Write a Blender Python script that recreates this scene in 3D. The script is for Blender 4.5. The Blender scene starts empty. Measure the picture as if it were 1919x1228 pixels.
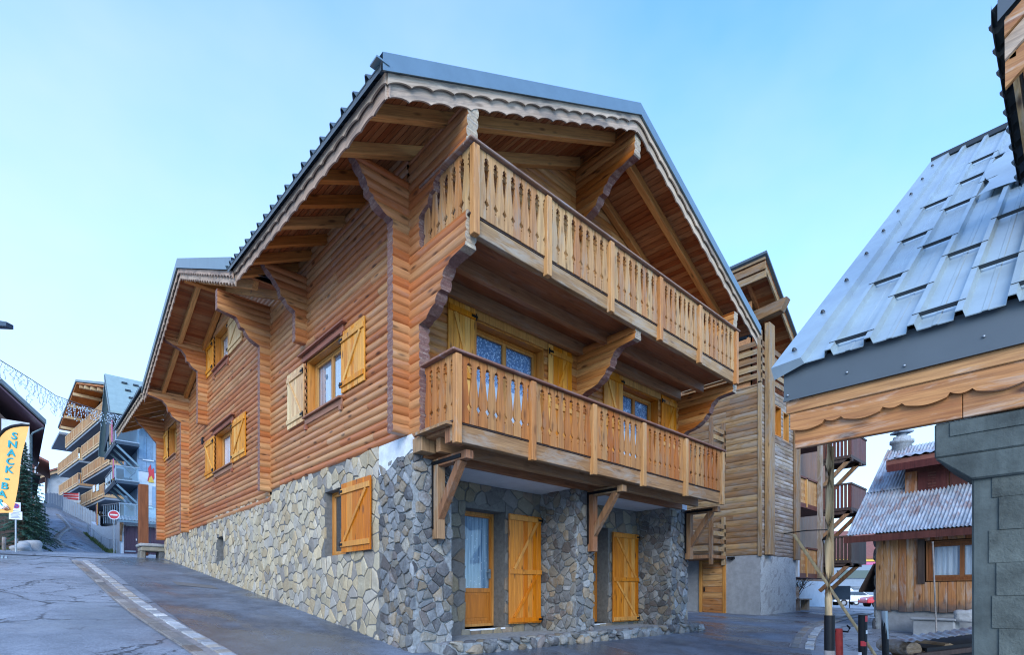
import bpy, bmesh, math, random
from mathutils import Vector, Matrix
rnd = random.Random(7)
SC = bpy.context.scene
COL = SC.collection
R = math.radians
sin, cos, pi = math.sin, math.cos, math.pi

# ------------------------------------------------------------------ helpers
def V(*a): return Vector(a)
def lerp(a, b, t):
    t = max(0.0, min(1.0, t)); return a+(b-a)*t

class Fr:
    """a local frame: u along, n outwards, z up"""
    def __init__(s, O, U, N):
        s.O, s.U, s.N = Vector(O), Vector(U).normalized(), Vector(N).normalized()
    def p(s, u, n, z):
        v = s.O+s.U*u+s.N*n; return Vector((v.x, v.y, v.z+z))

class MB:
    def __init__(s): s.v, s.f, s.m, s.s = [], [], [], []
    def add(s, pts, faces, mi=0, smooth=False):
        b = len(s.v); s.v += [tuple(p) for p in pts]
        for f in faces:
            s.f.append(tuple(b+i for i in f)); s.m.append(mi); s.s.append(smooth)
    def poly(s, pts, mi=0): s.add(pts, [tuple(range(len(pts)))], mi)
    def hexa(s, a, mi=0):            # 8 points: bottom 4 then top 4
        s.add(a, [(3,2,1,0),(4,5,6,7),(0,1,5,4),(1,2,6,5),(2,3,7,6),(3,0,4,7)], mi)
    def box(s, x0, x1, y0, y1, z0, z1, mi=0):
        s.hexa([(x0,y0,z0),(x1,y0,z0),(x1,y1,z0),(x0,y1,z0),(x0,y0,z1),(x1,y0,z1),(x1,y1,z1),(x0,y1,z1)], mi)
    def fbox(s, fr, u0, u1, n0, n1, z0, z1, mi=0):
        s.hexa([fr.p(u0,n0,z0),fr.p(u1,n0,z0),fr.p(u1,n1,z0),fr.p(u0,n1,z0),
                fr.p(u0,n0,z1),fr.p(u1,n0,z1),fr.p(u1,n1,z1),fr.p(u0,n1,z1)], mi)
    def beam(s, a, b, w, h, up=(0,0,1), mi=0):
        a, b = Vector(a), Vector(b); d = (b-a).normalized(); u = Vector(up)
        sd = d.cross(u)
        if sd.length < 1e-4: sd = d.cross(Vector((0,1,0)))
        sd.normalize(); u = sd.cross(d).normalized()
        q = [sd*(-w/2)+u*(-h/2), sd*(w/2)+u*(-h/2), sd*(w/2)+u*(h/2), sd*(-w/2)+u*(h/2)]
        s.add([a+k for k in q]+[b+k for k in q],
              [(0,1,2,3),(7,6,5,4),(0,4,5,1),(1,5,6,2),(2,6,7,3),(3,7,4,0)], mi)
    def tube(s, pts, r, n=8, mi=0, cap=True, radii=None):
        pts = [Vector(p) for p in pts]; rings = []
        for i, p in enumerate(pts):
            d = (pts[min(i+1,len(pts)-1)]-pts[max(i-1,0)]).normalized()
            a = d.cross(Vector((0,0,1)))
            if a.length < 1e-3: a = d.cross(Vector((1,0,0)))
            a.normalize(); b = d.cross(a); rr = radii[i] if radii else r
            rings.append([p+a*(rr*cos(2*pi*k/n))+b*(rr*sin(2*pi*k/n)) for k in range(n)])
        vs = [q for g in rings for q in g]; fs = []
        for i in range(len(pts)-1):
            for k in range(n):
                fs.append((i*n+k, i*n+(k+1)%n, (i+1)*n+(k+1)%n, (i+1)*n+k))
        s.add(vs, fs, mi, True)
        if cap:
            s.add(rings[0], [tuple(range(n))], mi); s.add(rings[-1], [tuple(range(n))], mi)
    def extrude(s, pts, d, mi=0, mi2=None):
        """closed outline (3-D points, planar) pushed along d"""
        n = len(pts); d = Vector(d); pts = [Vector(p) for p in pts]
        s.add(pts, [tuple(range(n))], mi); s.add([p+d for p in pts], [tuple(range(n-1,-1,-1))], mi)
        s.add(pts+[p+d for p in pts], [(i,(i+1)%n,n+(i+1)%n,n+i) for i in range(n)], mi if mi2 is None else mi2)
    def strip(s, rows, mi=0, smooth=True):
        n = len(rows[0]); vs = [p for r_ in rows for p in r_]
        fs = [(i*n+k, i*n+k+1, (i+1)*n+k+1, (i+1)*n+k) for i in range(len(rows)-1) for k in range(n-1)]
        s.add(vs, fs, mi, smooth)
    def lathe(s, c, prof, n=16, mi=0, smooth=True):
        c = Vector(c); rows = [[c+V(r*cos(2*pi*k/n), r*sin(2*pi*k/n), z) for k in range(n+1)] for r, z in prof]
        s.strip(rows, mi, smooth)
    def ball(s, c, r, sq=1.0, n=10, mi=0):
        c = Vector(c); rows = []
        for i in range(n//2+1):
            a = -pi/2+pi*i/(n//2)
            rows.append([c+V(r*cos(a)*cos(2*pi*k/n), r*cos(a)*sin(2*pi*k/n), r*sq*sin(a)) for k in range(n+1)])
        s.strip(rows, mi, True)
    def build(s, name, mats, parent=None, bevel=0, origin=None, recalc=False):
        me = bpy.data.meshes.new(name)
        o0 = Vector((0,0,0))
        if origin is not None: o0 = Vector(origin)
        elif parent is not None: o0 = world_of(parent)
        me.from_pydata([(x-o0.x, y-o0.y, z-o0.z) for x, y, z in s.v], [], s.f)
        for m in (mats if isinstance(mats, (list, tuple)) else [mats]): me.materials.append(m)
        me.polygons.foreach_set('material_index', s.m); me.polygons.foreach_set('use_smooth', s.s)
        me.update()
        if bevel or recalc:
            bm = bmesh.new(); bm.from_mesh(me)
            bmesh.ops.remove_doubles(bm, verts=bm.verts, dist=1e-5)
            bmesh.ops.recalc_face_normals(bm, faces=bm.faces)
            if bevel:
                ed = [e for e in bm.edges if len(e.link_faces) == 2 and e.calc_face_angle(0) > .5]
                bmesh.ops.bevel(bm, geom=ed, offset=bevel, segments=1, affect='EDGES', clamp_overlap=True)
            bm.to_mesh(me); bm.free()
        o = bpy.data.objects.new(name, me); COL.objects.link(o)
        if parent is not None:
            o.parent = parent
            o.location = o0-world_of(parent)
        else: o.location = o0
        return o

def world_of(o):
    p = Vector((0,0,0))
    while o is not None: p = p+o.location; o = o.parent
    return p

def thing(name, label, cat, loc=(0,0,0), group=None):
    o = bpy.data.objects.new(name, None); COL.objects.link(o); o.location = loc
    o.empty_display_size = .3
    return tag(o, label, cat, group)
def tag(o, label=None, cat=None, group=None, kind=None):
    if label: o['label'] = label
    if cat: o['category'] = cat
    if group: o['group'] = group
    if kind: o['kind'] = kind
    return o
def dup(o, loc, parent=None, deep=True):
    c = o.copy(); COL.objects.link(c); c.location = loc
    if parent is not None: c.parent = parent
    if deep:
        for ch in list(o.children): dup(ch, ch.location, c)
    return c
def put(o, kind):
    o['kind'] = kind; return o

# ------------------------------------------------------------------ materials
class NT:
    def __init__(s, name):
        s.mat = bpy.data.materials.new(name); s.mat.use_nodes = True
        s.t = s.mat.node_tree; s.t.nodes.clear()
        s.out = s.n('ShaderNodeOutputMaterial'); s.b = s.n('ShaderNodeBsdfPrincipled')
        s.l(s.b.outputs[0], s.out.inputs[0])
    def n(s, t, **k):
        nd = s.t.nodes.new(t)
        for a, v in k.items(): setattr(nd, a, v)
        return nd
    def l(s, a, b): s.t.links.new(a, b)
    def val(s, sock, v):
        if hasattr(v, 'is_linked') or hasattr(v, 'links'): s.l(v, sock)
        else: sock.default_value = v
    def coord(s, rand=True):
        tc = s.n('ShaderNodeTexCoord'); o = tc.outputs['Object']
        if rand:
            g = s.n('ShaderNodeNewGeometry'); oi = s.n('ShaderNodeObjectInfo')
            a = s.n('ShaderNodeMath', operation='ADD'); s.l(g.outputs['Random Per Island'], a.inputs[0]); s.l(oi.outputs['Random'], a.inputs[1])
            m = s.n('ShaderNodeMath', operation='MULTIPLY'); s.l(a.outputs[0], m.inputs[0]); m.inputs[1].default_value = 37.0
            v = s.n('ShaderNodeVectorMath', operation='ADD'); s.l(o, v.inputs[0]); s.l(m.outputs[0], v.inputs[1]); o = v.outputs[0]
        return o
    def rand(s):
        g = s.n('ShaderNodeNewGeometry'); oi = s.n('ShaderNodeObjectInfo')
        a = s.n('ShaderNodeMath', operation='ADD'); s.l(g.outputs['Random Per Island'], a.inputs[0]); s.l(oi.outputs['Random'], a.inputs[1])
        f = s.n('ShaderNodeMath', operation='FRACT'); s.l(a.outputs[0], f.inputs[0]); return f.outputs[0]
    def map(s, v, scale=(1,1,1), loc=(0,0,0), rot=(0,0,0)):
        m = s.n('ShaderNodeMapping'); s.l(v, m.inputs[0]); m.inputs['Scale'].default_value = scale
        m.inputs['Location'].default_value = loc; m.inputs['Rotation'].default_value = rot
        return m.outputs[0]
    def noise(s, v, scale=5, detail=4, rough=.55, dist=0.0):
        n = s.n('ShaderNodeTexNoise'); s.l(v, n.inputs['Vector']); n.inputs['Scale'].default_value = scale
        n.inputs['Detail'].default_value = detail; n.inputs['Roughness'].default_value = rough; n.inputs['Distortion'].default_value = dist
        return n.outputs[0]
    def voro(s, v, scale=5, feature='F1', rnd_=1.0, out='Distance'):
        n = s.n('ShaderNodeTexVoronoi', feature=feature); s.l(v, n.inputs['Vector']); n.inputs['Scale'].default_value = scale
        n.inputs['Randomness'].default_value = rnd_; return n.outputs[out]
    def ramp(s, f, stops, interp='LINEAR'):
        r = s.n('ShaderNodeValToRGB'); s.l(f, r.inputs[0]); e = r.color_ramp.elements; r.color_ramp.interpolation = interp
        while len(e) < len(stops): e.new(.5)
        for i, (p, c) in enumerate(stops):
            e[i].position = p
            e[i].color = (c, c, c, 1) if isinstance(c, (int, float)) else (*c, 1)
        return r.outputs[0]
    def mr(s, f, a, b, c=0, d=1):
        m = s.n('ShaderNodeMapRange'); s.l(f, m.inputs[0])
        for i, x in enumerate((a, b, c, d)): m.inputs[i+1].default_value = x
        return m.outputs[0]
    def mix(s, f, a, b, mode='MIX'):
        m = s.n('ShaderNodeMix', data_type='RGBA', blend_type=mode)
        s.val(m.inputs[0], f)
        for sock, x in ((m.inputs[6], a), (m.inputs[7], b)):
            if isinstance(x, (tuple, list)): sock.default_value = (*x[:3], 1)
            else: s.l(x, sock)
        return m.outputs[2]
    def math(s, op, a, b=None):
        m = s.n('ShaderNodeMath', operation=op); s.val(m.inputs[0], a)
        if b is not None: s.val(m.inputs[1], b)
        return m.outputs[0]
    def hsv(s, c, h=.5, sa=1, v=1):
        m = s.n('ShaderNodeHueSaturation'); s.l(c, m.inputs['Color'])
        s.val(m.inputs['Hue'], h); s.val(m.inputs['Saturation'], sa); s.val(m.inputs['Value'], v); return m.outputs[0]
    def bump(s, h, strength=.3, dist=.02):
        b = s.n('ShaderNodeBump'); s.l(h, b.inputs['Height']); b.inputs['Strength'].default_value = strength
        b.inputs['Distance'].default_value = dist; s.l(b.outputs[0], s.b.inputs['Normal'])
    def fin(s, col, rough=.6, metal=0.0, spec=.5):
        if isinstance(col, tuple): s.b.inputs['Base Color'].default_value = (*col[:3], 1)
        else: s.l(col, s.b.inputs['Base Color'])
        s.val(s.b.inputs['Roughness'], rough); s.b.inputs['Metallic'].default_value = metal
        s.b.inputs['Specular IOR Level'].default_value = spec
        return s.mat

def wood(name, dark, light, axis=0, rough=.55, knots=.5, weather=None, wamt=.4, vary=.25, grain=11, fineamt=.5, spec=.4, bump=.25, rot=(0,0,0)):
    n = NT(name); c = n.coord()
    if any(rot): c = n.map(c, (1,1,1), (0,0,0), tuple(R(a) for a in rot))
    sc = [grain]*3; sc[axis] = .9
    m = n.map(c, tuple(sc))
    g = n.noise(m, 1.6, 6, .6, .4)
    big = n.noise(n.map(c, tuple(2.2 if i != axis else .5 for i in range(3))), 1.0, 3, .5)
    f = n.math('ADD', n.math('MULTIPLY', g, .62), n.math('MULTIPLY', big, .42))
    col = n.ramp(f, [(.33, dark), (.68, light)])
    fine = n.noise(n.map(c, tuple(48 if i != axis else 2.0 for i in range(3))), 1.0, 4, .65)
    col = n.mix(n.mr(fine, .44, .68, 0, fineamt), col, tuple(x*.45 for x in dark))
    if knots:
        kv = n.voro(n.map(c, tuple(7.0 if i != axis else 2.1 for i in range(3))), 1.0)
        col = n.mix(n.mr(kv, .09, .21, knots, 0), col, tuple(x*.3 for x in dark))
    if weather is not None:
        w = n.noise(n.map(c, tuple(6 if i != axis else 1.3 for i in range(3)), (3,1,7)), 1.0, 6, .7, .6)
        col = n.mix(n.mr(w, .62-wamt*.35, .80-wamt*.3), col, weather)
    rv = n.rand()
    col = n.hsv(col, n.mr(rv, 0, 1, .488, .512), n.mr(rv, 0, 1, 1.06, .9), n.mr(rv, 0, 1, 1-vary, 1+vary*.7))
    n.bump(n.math('ADD', g, n.math('MULTIPLY', fine, .5)), bump, .008)
    return n.fin(col, n.mr(g, .3, .7, rough-.1, rough+.12), 0, spec)

def stone(name, cols, rough=.85, vary=.3, lichen=None, scale=9, bump=.5):
    n = NT(name); c = n.coord(); rv = n.rand()
    k = len(cols); col = n.ramp(rv, [((i+.0)/k, cc) for i, cc in enumerate(cols)], 'CONSTANT')
    a = n.noise(c, scale, 8, .65, .3); b = n.noise(c, scale*4, 5, .6)
    col = n.mix(n.mr(a, .35, .7, 0, .55), col, n.hsv(col, .5, .9, .55))
    col = n.mix(n.mr(b, .5, .72, 0, .4), col, n.hsv(col, .5, .75, 1.5))
    if lichen is not None:
        w = n.noise(n.map(c, (1,1,1), (4,4,9)), 3.2, 6, .7)
        col = n.mix(n.mr(w, .52, .68, 0, .75), col, lichen)
    r2 = n.math('FRACT', n.math('MULTIPLY', rv, 7.31))
    col = n.hsv(col, .5, 1, n.mr(r2, 0, 1, 1-vary, 1+vary))
    n.bump(n.math('ADD', a, n.math('MULTIPLY', b, .4)), bump, .03)
    return n.fin(col, rough, 0, .3)

def plain(name, col, rough=.6, metal=0.0, var=.15, scale=6, bump=.08, spec=.5, streak=0, dirt=None):
    n = NT(name); c = n.coord(False)
    a = n.noise(c, scale, 6, .65)
    f = n.mr(a, .3, .7, 1-var, 1+var)
    rgb = n.n('ShaderNodeRGB'); rgb.outputs[0].default_value = (*col, 1)
    cc = n.hsv(rgb.outputs[0], .5, 1, f)
    if streak:
        sN = n.noise(n.map(c, (9, 9, .6)), 1.0, 5, .7)
        cc = n.mix(n.mr(sN, .45, .75, 0, streak), cc, dirt or tuple(x*.5 for x in col))
    elif dirt:
        sN = n.noise(n.map(c, (1,1,1), (5,2,8)), 1.1, 7, .7)
        cc = n.mix(n.mr(sN, .5, .68, 0, .6), cc, dirt)
    if bump: n.bump(n.noise(c, scale*5, 6, .7), bump, .01)
    return n.fin(cc, rough, metal, spec)

def glassy(name, tint=(.85,.95,1), refl=.12):
    n = NT(name); n.t.nodes.remove(n.b)
    tr = n.n('ShaderNodeBsdfTransparent'); tr.inputs[0].default_value = (*tint, 1)
    gl = n.n('ShaderNodeBsdfGlossy'); gl.inputs['Roughness'].default_value = .02
    fr = n.n('ShaderNodeFresnel'); fr.inputs[0].default_value = 1.5
    m = n.n('ShaderNodeMixShader'); n.l(n.math('ADD', n.math('MULTIPLY', fr.outputs[0], .45), refl), m.inputs[0]); n.l(tr.outputs[0], m.inputs[1]); n.l(gl.outputs[0], m.inputs[2])
    n.l(m.outputs[0], n.out.inputs[0]); return n.mat

def curtain_mat(name, kind='lace', axis=0):
    n = NT(name); c = n.coord(False)
    if kind == 'lace':
        v = n.voro(n.map(c, (26,26,26)), 1.0, 'F1'); w = n.noise(c, 60, 3, .6)
        f = n.math('ADD', v, n.math('MULTIPLY', w, .6))
        col = n.ramp(f, [(.45, (.80,.88,.95)), (.66, (.30,.46,.70)), (.95, (.17,.28,.47))])
    elif kind == 'white':
        w = n.noise(n.map(c, (18,18,.7)), 1.0, 4, .5)
        col = n.ramp(w, [(.3, (.45,.55,.66)), (.65, (.86,.9,.94))])
    else:
        w = n.noise(n.map(c, (20,20,.8)), 1.0, 5, .6); d = n.voro(n.map(c, (14,14,14)), 1.0)
        col = n.ramp(w, [(.3, (.08,.17,.28)), (.7, (.46,.60,.72))])
        col = n.mix(n.mr(d, .12, .2, .7, 0), col, (.6,.72,.8))
    return n.fin(col, .9, 0, .1)
# ------------------------------------------------------------------ palette
M = {}
M['log_side'] = [wood('log_stain_%d' % a, (.32,.122,.036), (.56,.238,.085), a, .40, .9, (.42,.22,.135), .22, .10, spec=.5, bump=.4, fineamt=.32) for a in (0,1,2)]
M['log_front'] = [wood('log_honey_%d' % a, (.34,.12,.024), (.64,.275,.068), a, .5, .9, (.2,.1,.06), .2, .22) for a in (0,1,2)]
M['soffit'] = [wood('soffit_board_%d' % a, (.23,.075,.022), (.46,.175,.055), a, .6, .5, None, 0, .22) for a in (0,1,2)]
def rafterw(nm, a, rot=(0,0,0)): return wood(nm, (.38,.14,.028), (.70,.32,.08), a, .55, .8, None, 0, .1, rot=rot)
M['rafter'] = [rafterw('rafter_wood_%d' % a, a) for a in (0,1,2)]
M['rafter_rise'] = rafterw('rafter_rise', 0, (0,26.6,0)); M['rafter_fall'] = rafterw('rafter_fall', 0, (0,-24.5,0))
M['rafter_gable_rise'] = rafterw('rafter_gable_rise', 1, (-24.2,0,0)); M['rafter_gable_fall'] = rafterw('rafter_gable_fall', 1, (19,0,0))
M['shutter'] = [wood('shutter_wood_%d' % a, (.50,.185,.012), (.76,.335,.03), a, .45, .9, None, 0, .12) for a in (0,1,2)]
M['shutter_lit'] = wood('shutter_lit', (.50,.30,.12), (.74,.50,.25), 2, .4, .6, None, 0, .12)  # paler copy of the shutter wood: reflected light put into the colour
M['shutter_orange'] = wood('shutter_orange', (.42,.135,.006), (.66,.24,.010), 2, .4, .9, None, 0, .12)
M['cottage_frame'] = wood('cottage_window_frame', (.15,.06,.018), (.29,.13,.045), 2, .5, .3, None, 0, .1)
M['frame'] = wood('window_frame_wood', (.38,.15,.022), (.58,.26,.05), 2, .4, .3, None, 0, .1)
M['door_frame'] = wood('door_frame_wood', (.36,.12,.012), (.55,.20,.022), 2, .4, .3, None, 0, .1)
M['baluster'] = wood('baluster_wood', (.30,.14,.047), (.56,.305,.115), 2, .65, .6, (.33,.25,.17), .3, .12)
M['baluster_warm'] = wood('baluster_warm', (.28,.098,.021), (.50,.205,.048), 2, .65, .6, (.27,.17,.1), .2, .1)
M['rail'] = wood('rail_wood', (.17,.085,.055), (.33,.18,.12), 0, .6, .3, (.3,.25,.25), .3, .1)
M['post'] = wood('post_wood', (.36,.145,.036), (.58,.28,.088), 2, .6, .6, (.42,.31,.21), .25, .1)
M['deckbeam'] = wood('deck_beam_wood', (.22,.11,.04), (.44,.26,.115), 0, .7, .6, (.33,.28,.22), .4, .1)
M['underwood'] = wood('damp_joist_wood', (.22,.092,.035), (.42,.20,.085), 0, .6, .4, (.30,.2,.13), .3, .15)
def fasciaw(nm, a, rot=(0,0,0)): return wood(nm, (.33,.225,.15), (.60,.46,.34), a, .75, .7, (.17,.14,.12), .42, .12, rot=rot)
M['fascia'] = [fasciaw('fascia_wood_%d' % a, a) for a in (0,1,2)]
M['fascia_rise'] = fasciaw('fascia_rise', 0, (0,26.6,0)); M['fascia_fall'] = fasciaw('fascia_fall', 0, (0,-24.5,0)); M['fascia_gable_rise'] = fasciaw('fascia_gable_rise', 1, (-24.2,0,0)); M['fascia_gable_fall'] = fasciaw('fascia_gable_fall', 1, (19,0,0))
M['end'] = wood('log_end_grain', (.13,.06,.048), (.27,.145,.115), 2, .75, .3, (.34,.25,.22), .25, .2)
M['end_grey'] = wood('log_end_weathered', (.30,.23,.15), (.56,.45,.32), 2, .8, .4, (.24,.22,.2), .4, .2)
M['timber'] = wood('strut_timber', (.17,.082,.036), (.36,.19,.09), 2, .65, .6, (.26,.2,.15), .25, .1)
M['old_wood'] = [wood('silvered_siding_%d' % a, (.14,.075,.03), (.36,.215,.09), a, .75, .6, (.22,.18,.14), .5, .3) for a in (0,1,2)]
M['old_grey'] = [wood('grey_siding_%d' % a, (.12,.08,.05), (.31,.225,.15), a, .8, .6, (.33,.31,.30), .5, .3, bump=.5) for a in (0,1,2)]
M['fresh'] = [wood('peeling_board_%d' % a, (.25,.085,.022), (.60,.31,.11), a, .5, 1.0, (.58,.48,.38), .28, .15, grain=17) for a in (0,1,2)]
M['planks_flat'] = wood('tan_door_planks', (.33,.15,.045), (.56,.30,.11), 1, .55, .8, (.4,.3,.2), .2, .15)
M['planks'] = wood('amber_planks', (.27,.095,.025), (.52,.24,.085), 2, .65, .9, (.42,.34,.29), .35, .25)
M['stake'] = wood('stake_wood', (.40,.26,.12), (.64,.46,.25), 2, .7, .4, (.28,.2,.13), .3, .1)
M['apt_wood'] = wood('apartment_rail_wood', (.42,.27,.13), (.64,.46,.27), 1, .6, .2, None, 0, .15)
M['red_wood'] = wood('dark_red_wood', (.07,.018,.012), (.16,.05,.035), 2, .6, .3, None, 0, .1)
M['dark_wood'] = wood('dark_brown_wood', (.035,.022,.02), (.085,.055,.045), 2, .7, .3, None, 0, .15)
M['brown_post'] = wood('brown_post', (.15,.05,.018), (.3,.11,.04), 2, .55, .3, None, 0, .1)

M['flag'] = stone('flagstone', [(.40,.335,.225), (.46,.375,.24), (.36,.33,.275), (.32,.30,.265), (.43,.375,.275), (.38,.30,.19), (.47,.41,.31), (.27,.245,.215), (.40,.35,.25)], .8, .16, None, 5, .6)
M['rubble'] = stone('rubble_stone', [(.15,.16,.17), (.21,.21,.20), (.11,.112,.12), (.24,.225,.19), (.17,.185,.20), (.15,.135,.13), (.23,.245,.255), (.23,.19,.14)], .8, .35, (.27,.29,.31), 8, 1.0)
M['rubble_wall'] = stone('bay_stone', [(.22,.205,.165), (.17,.17,.165), (.26,.22,.15), (.15,.15,.15), (.21,.17,.13)], .85, .25, None, 6, .8)
M['mortar_dark'] = plain('dark_mortar', (.12,.122,.12), .95, 0, .3, 14, .6)
M['mortar_light'] = plain('grey_mortar', (.24,.265,.28), .95, 0, .35, 16, 1.0)
M['plaster'] = plain('white_plaster', (.58,.63,.68), .9, 0, .15, 9, .4, .3, 0, (.35,.37,.4))
M['ceiling'] = plain('bay_ceiling_paint', (.62,.66,.70), .8, 0, .08, 4, .1)
M['cement'] = plain('cement_render', (.26,.28,.30), .9, 0, .18, 5, .3, .3, 0, (.19,.2,.21))
M['roughcast'] = plain('roughcast_cement', (.36,.40,.43), .95, 0, .3, 22, 1.6, .3, 0, (.19,.21,.23))
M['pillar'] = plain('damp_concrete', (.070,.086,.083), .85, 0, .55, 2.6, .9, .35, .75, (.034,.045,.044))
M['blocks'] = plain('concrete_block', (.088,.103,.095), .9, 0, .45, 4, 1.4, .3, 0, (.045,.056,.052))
M['metal'] = plain('roof_sheet_metal', (.085,.12,.145), .5, .35, .12, 4, .05, .5, 0)
M['flash'] = plain('flashing_metal', (.17,.245,.285), .4, .45, .08, 3, .03, .5, 0)
M['alu'] = plain('pale_roof_sheet', (.41,.50,.525), .38, .5, .12, 2.2, .05, .5, .0, (.34,.41,.48))
M['alu_dark'] = plain('slate_metal_fascia', (.085,.105,.12), .5, .3, .06, 3, .03, .5)
M['snowbar'] = plain('snow_guard_metal', (.035,.045,.055), .5, .5, .1, 5, .03)
M['black'] = plain('black_iron', (.012,.014,.018), .5, .6, .2, 12, .1)
M['steel'] = plain('galvanised_steel', (.30,.34,.38), .4, .7, .12, 8, .05)
M['corr'] = None
M['glass'] = glassy('window_glass', (.9,.96,1), .06)
M['glass_blue'] = glassy('balcony_glass', (.55,.78,.88), .1)
M['lace'] = curtain_mat('lace_curtain', 'lace'); M['sheer'] = curtain_mat('white_curtain', 'white'); M['blue_sheer'] = curtain_mat('blue_curtain', 'blue')
M['dark'] = plain('dark_interior', (.012,.015,.02), .9, 0, .1, 4, 0)
M['white'] = plain('white_paint', (.72,.75,.78), .5, 0, .06, 5, .05, .5, .12, (.5,.53,.56))
M['offwhite'] = plain('offwhite_render', (.60,.65,.69), .85, 0, .1, 4, .2, .3, .25, (.42,.46,.5))
M['bluewall'] = plain('blue_grey_render', (.27,.39,.52), .8, 0, .1, 3, .2, .3, .2, (.16,.24,.33))
M['bluewood'] = plain('blue_stained_boards', (.12,.20,.29), .7, 0, .2, 4, .1, .3, .4, (.09,.15,.23))
M['navy'] = plain('dark_blue_wood', (.035,.065,.10), .7, 0, .2, 4, .1)
M['bluegreen'] = plain('pale_green_roof', (.25,.34,.34), .6, .1, .1, 3, .05)
M['purple'] = plain('plum_garage_paint', (.06,.032,.055), .6, 0, .12, 5, .1, .4, .2, (.04,.02,.04))
M['slab'] = plain('grey_balcony_slab', (.20,.25,.31), .9, 0, .08, 3, .1)
M['red'] = plain('red_paint', (.55,.03,.04), .45, 0, .08, 5, .05)
M['rustred'] = plain('chipped_red_paint', (.30,.025,.02), .6, .1, .35, 12, .3, .4, 0, (.12,.1,.1))
M['yellow'] = plain('yellow_paint', (.68,.45,.06), .5, 0, .08, 5, .05)
M['pink'] = plain('pink_board', (.55,.12,.26), .45, 0, .1, 5, .02)
M['orange_cloth'] = plain('orange_banner_cloth', (.80,.42,.13), .8, 0, .06, 3, .05, .2)
M['teal'] = plain('teal_letter_print', (.03,.30,.36), .8, 0, .05, 4, 0, .2)
M['signblue'] = plain('blue_sign_film', (.05,.05,.32), .4, 0, .03, 4, 0)
M['rock'] = stone('boulder_rock', [(.34,.36,.38), (.27,.28,.29), (.40,.40,.38)], .85, .2, None, 5, .8)
M['rust_roof'] = plain('rust_brown_roof', (.25,.10,.075), .75, .1, .2, 2.5, .1, .3, .3, (.15,.06,.05))
M['tyre'] = plain('tyre_rubber', (.015,.016,.018), .8, 0, .1, 8, .05)
M['car_white'] = plain('white_car_paint', (.70,.73,.76), .2, 0, .02, 3, 0, .6)
M['car_red'] = plain('red_car_paint', (.50,.02,.03), .2, 0, .02, 3, 0, .6)
M['car_glass'] = plain('car_window', (.02,.03,.04), .06, 0, .02, 3, 0, .8)
M['wire'] = plain('garland_wire', (.05,.055,.06), .6, 0, .1, 9, 0)
M['bulb'] = plain('clear_light_bulbs', (.42,.55,.66), .2, 0, .3, 20, 0, .8)

def corr_mat():
    n = NT('rusty_corrugated_iron'); c = n.coord(False)
    a = n.noise(n.map(c, (5,5,1.0)), 1.0, 7, .7); b = n.noise(c, 1.1, 4, .6)
    col = n.ramp(a, [(.3, (.20,.24,.28)), (.62, (.46,.52,.58))])
    rust = n.noise(n.map(c, (7,7,1.2), (2,8,3)), 1.0, 6, .75)
    col = n.mix(n.mr(n.math('ADD', n.math('MULTIPLY', rust, .7), n.math('MULTIPLY', b, .4)), .53, .66, 0, .75), col, (.25,.12,.085))
    n.bump(a, .15, .01); return n.fin(col, .55, .3, .5)
M['corr'] = corr_mat()

def damp_planks():
    m = wood('amber_planks_damp_foot', (.27,.095,.025), (.52,.24,.085), 2, .65, .9, (.42,.34,.29), .35, .25); t = m.node_tree; L_ = t.links
    bs = next(q for q in t.nodes if q.type == 'BSDF_PRINCIPLED'); src = bs.inputs['Base Color'].links[0].from_socket
    tc_ = t.nodes.new('ShaderNodeTexCoord'); sp_ = t.nodes.new('ShaderNodeSeparateXYZ'); L_.new(tc_.outputs['Object'], sp_.inputs[0])
    nz = t.nodes.new('ShaderNodeTexNoise'); nz.inputs['Scale'].default_value = 9; L_.new(tc_.outputs['Object'], nz.inputs['Vector'])
    ad = t.nodes.new('ShaderNodeMath'); ad.operation = 'MULTIPLY_ADD'; L_.new(nz.outputs[0], ad.inputs[0]); ad.inputs[1].default_value = .30; L_.new(sp_.outputs[2], ad.inputs[2])
    mr_ = t.nodes.new('ShaderNodeMapRange'); L_.new(ad.outputs[0], mr_.inputs[0]); mr_.inputs[1].default_value = .60; mr_.inputs[2].default_value = .86; mr_.inputs[3].default_value = .85; mr_.inputs[4].default_value = 0
    mx_ = t.nodes.new('ShaderNodeMix'); mx_.data_type = 'RGBA'; L_.new(mr_.outputs[0], mx_.inputs[0]); L_.new(src, mx_.inputs[6]); mx_.inputs[7].default_value = (.06,.062,.068,1); L_.new(mx_.outputs[2], bs.inputs['Base Color']); return m
M['damp_planks'] = damp_planks()     # black rot of the plank feet above the cottage plinth
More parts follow.
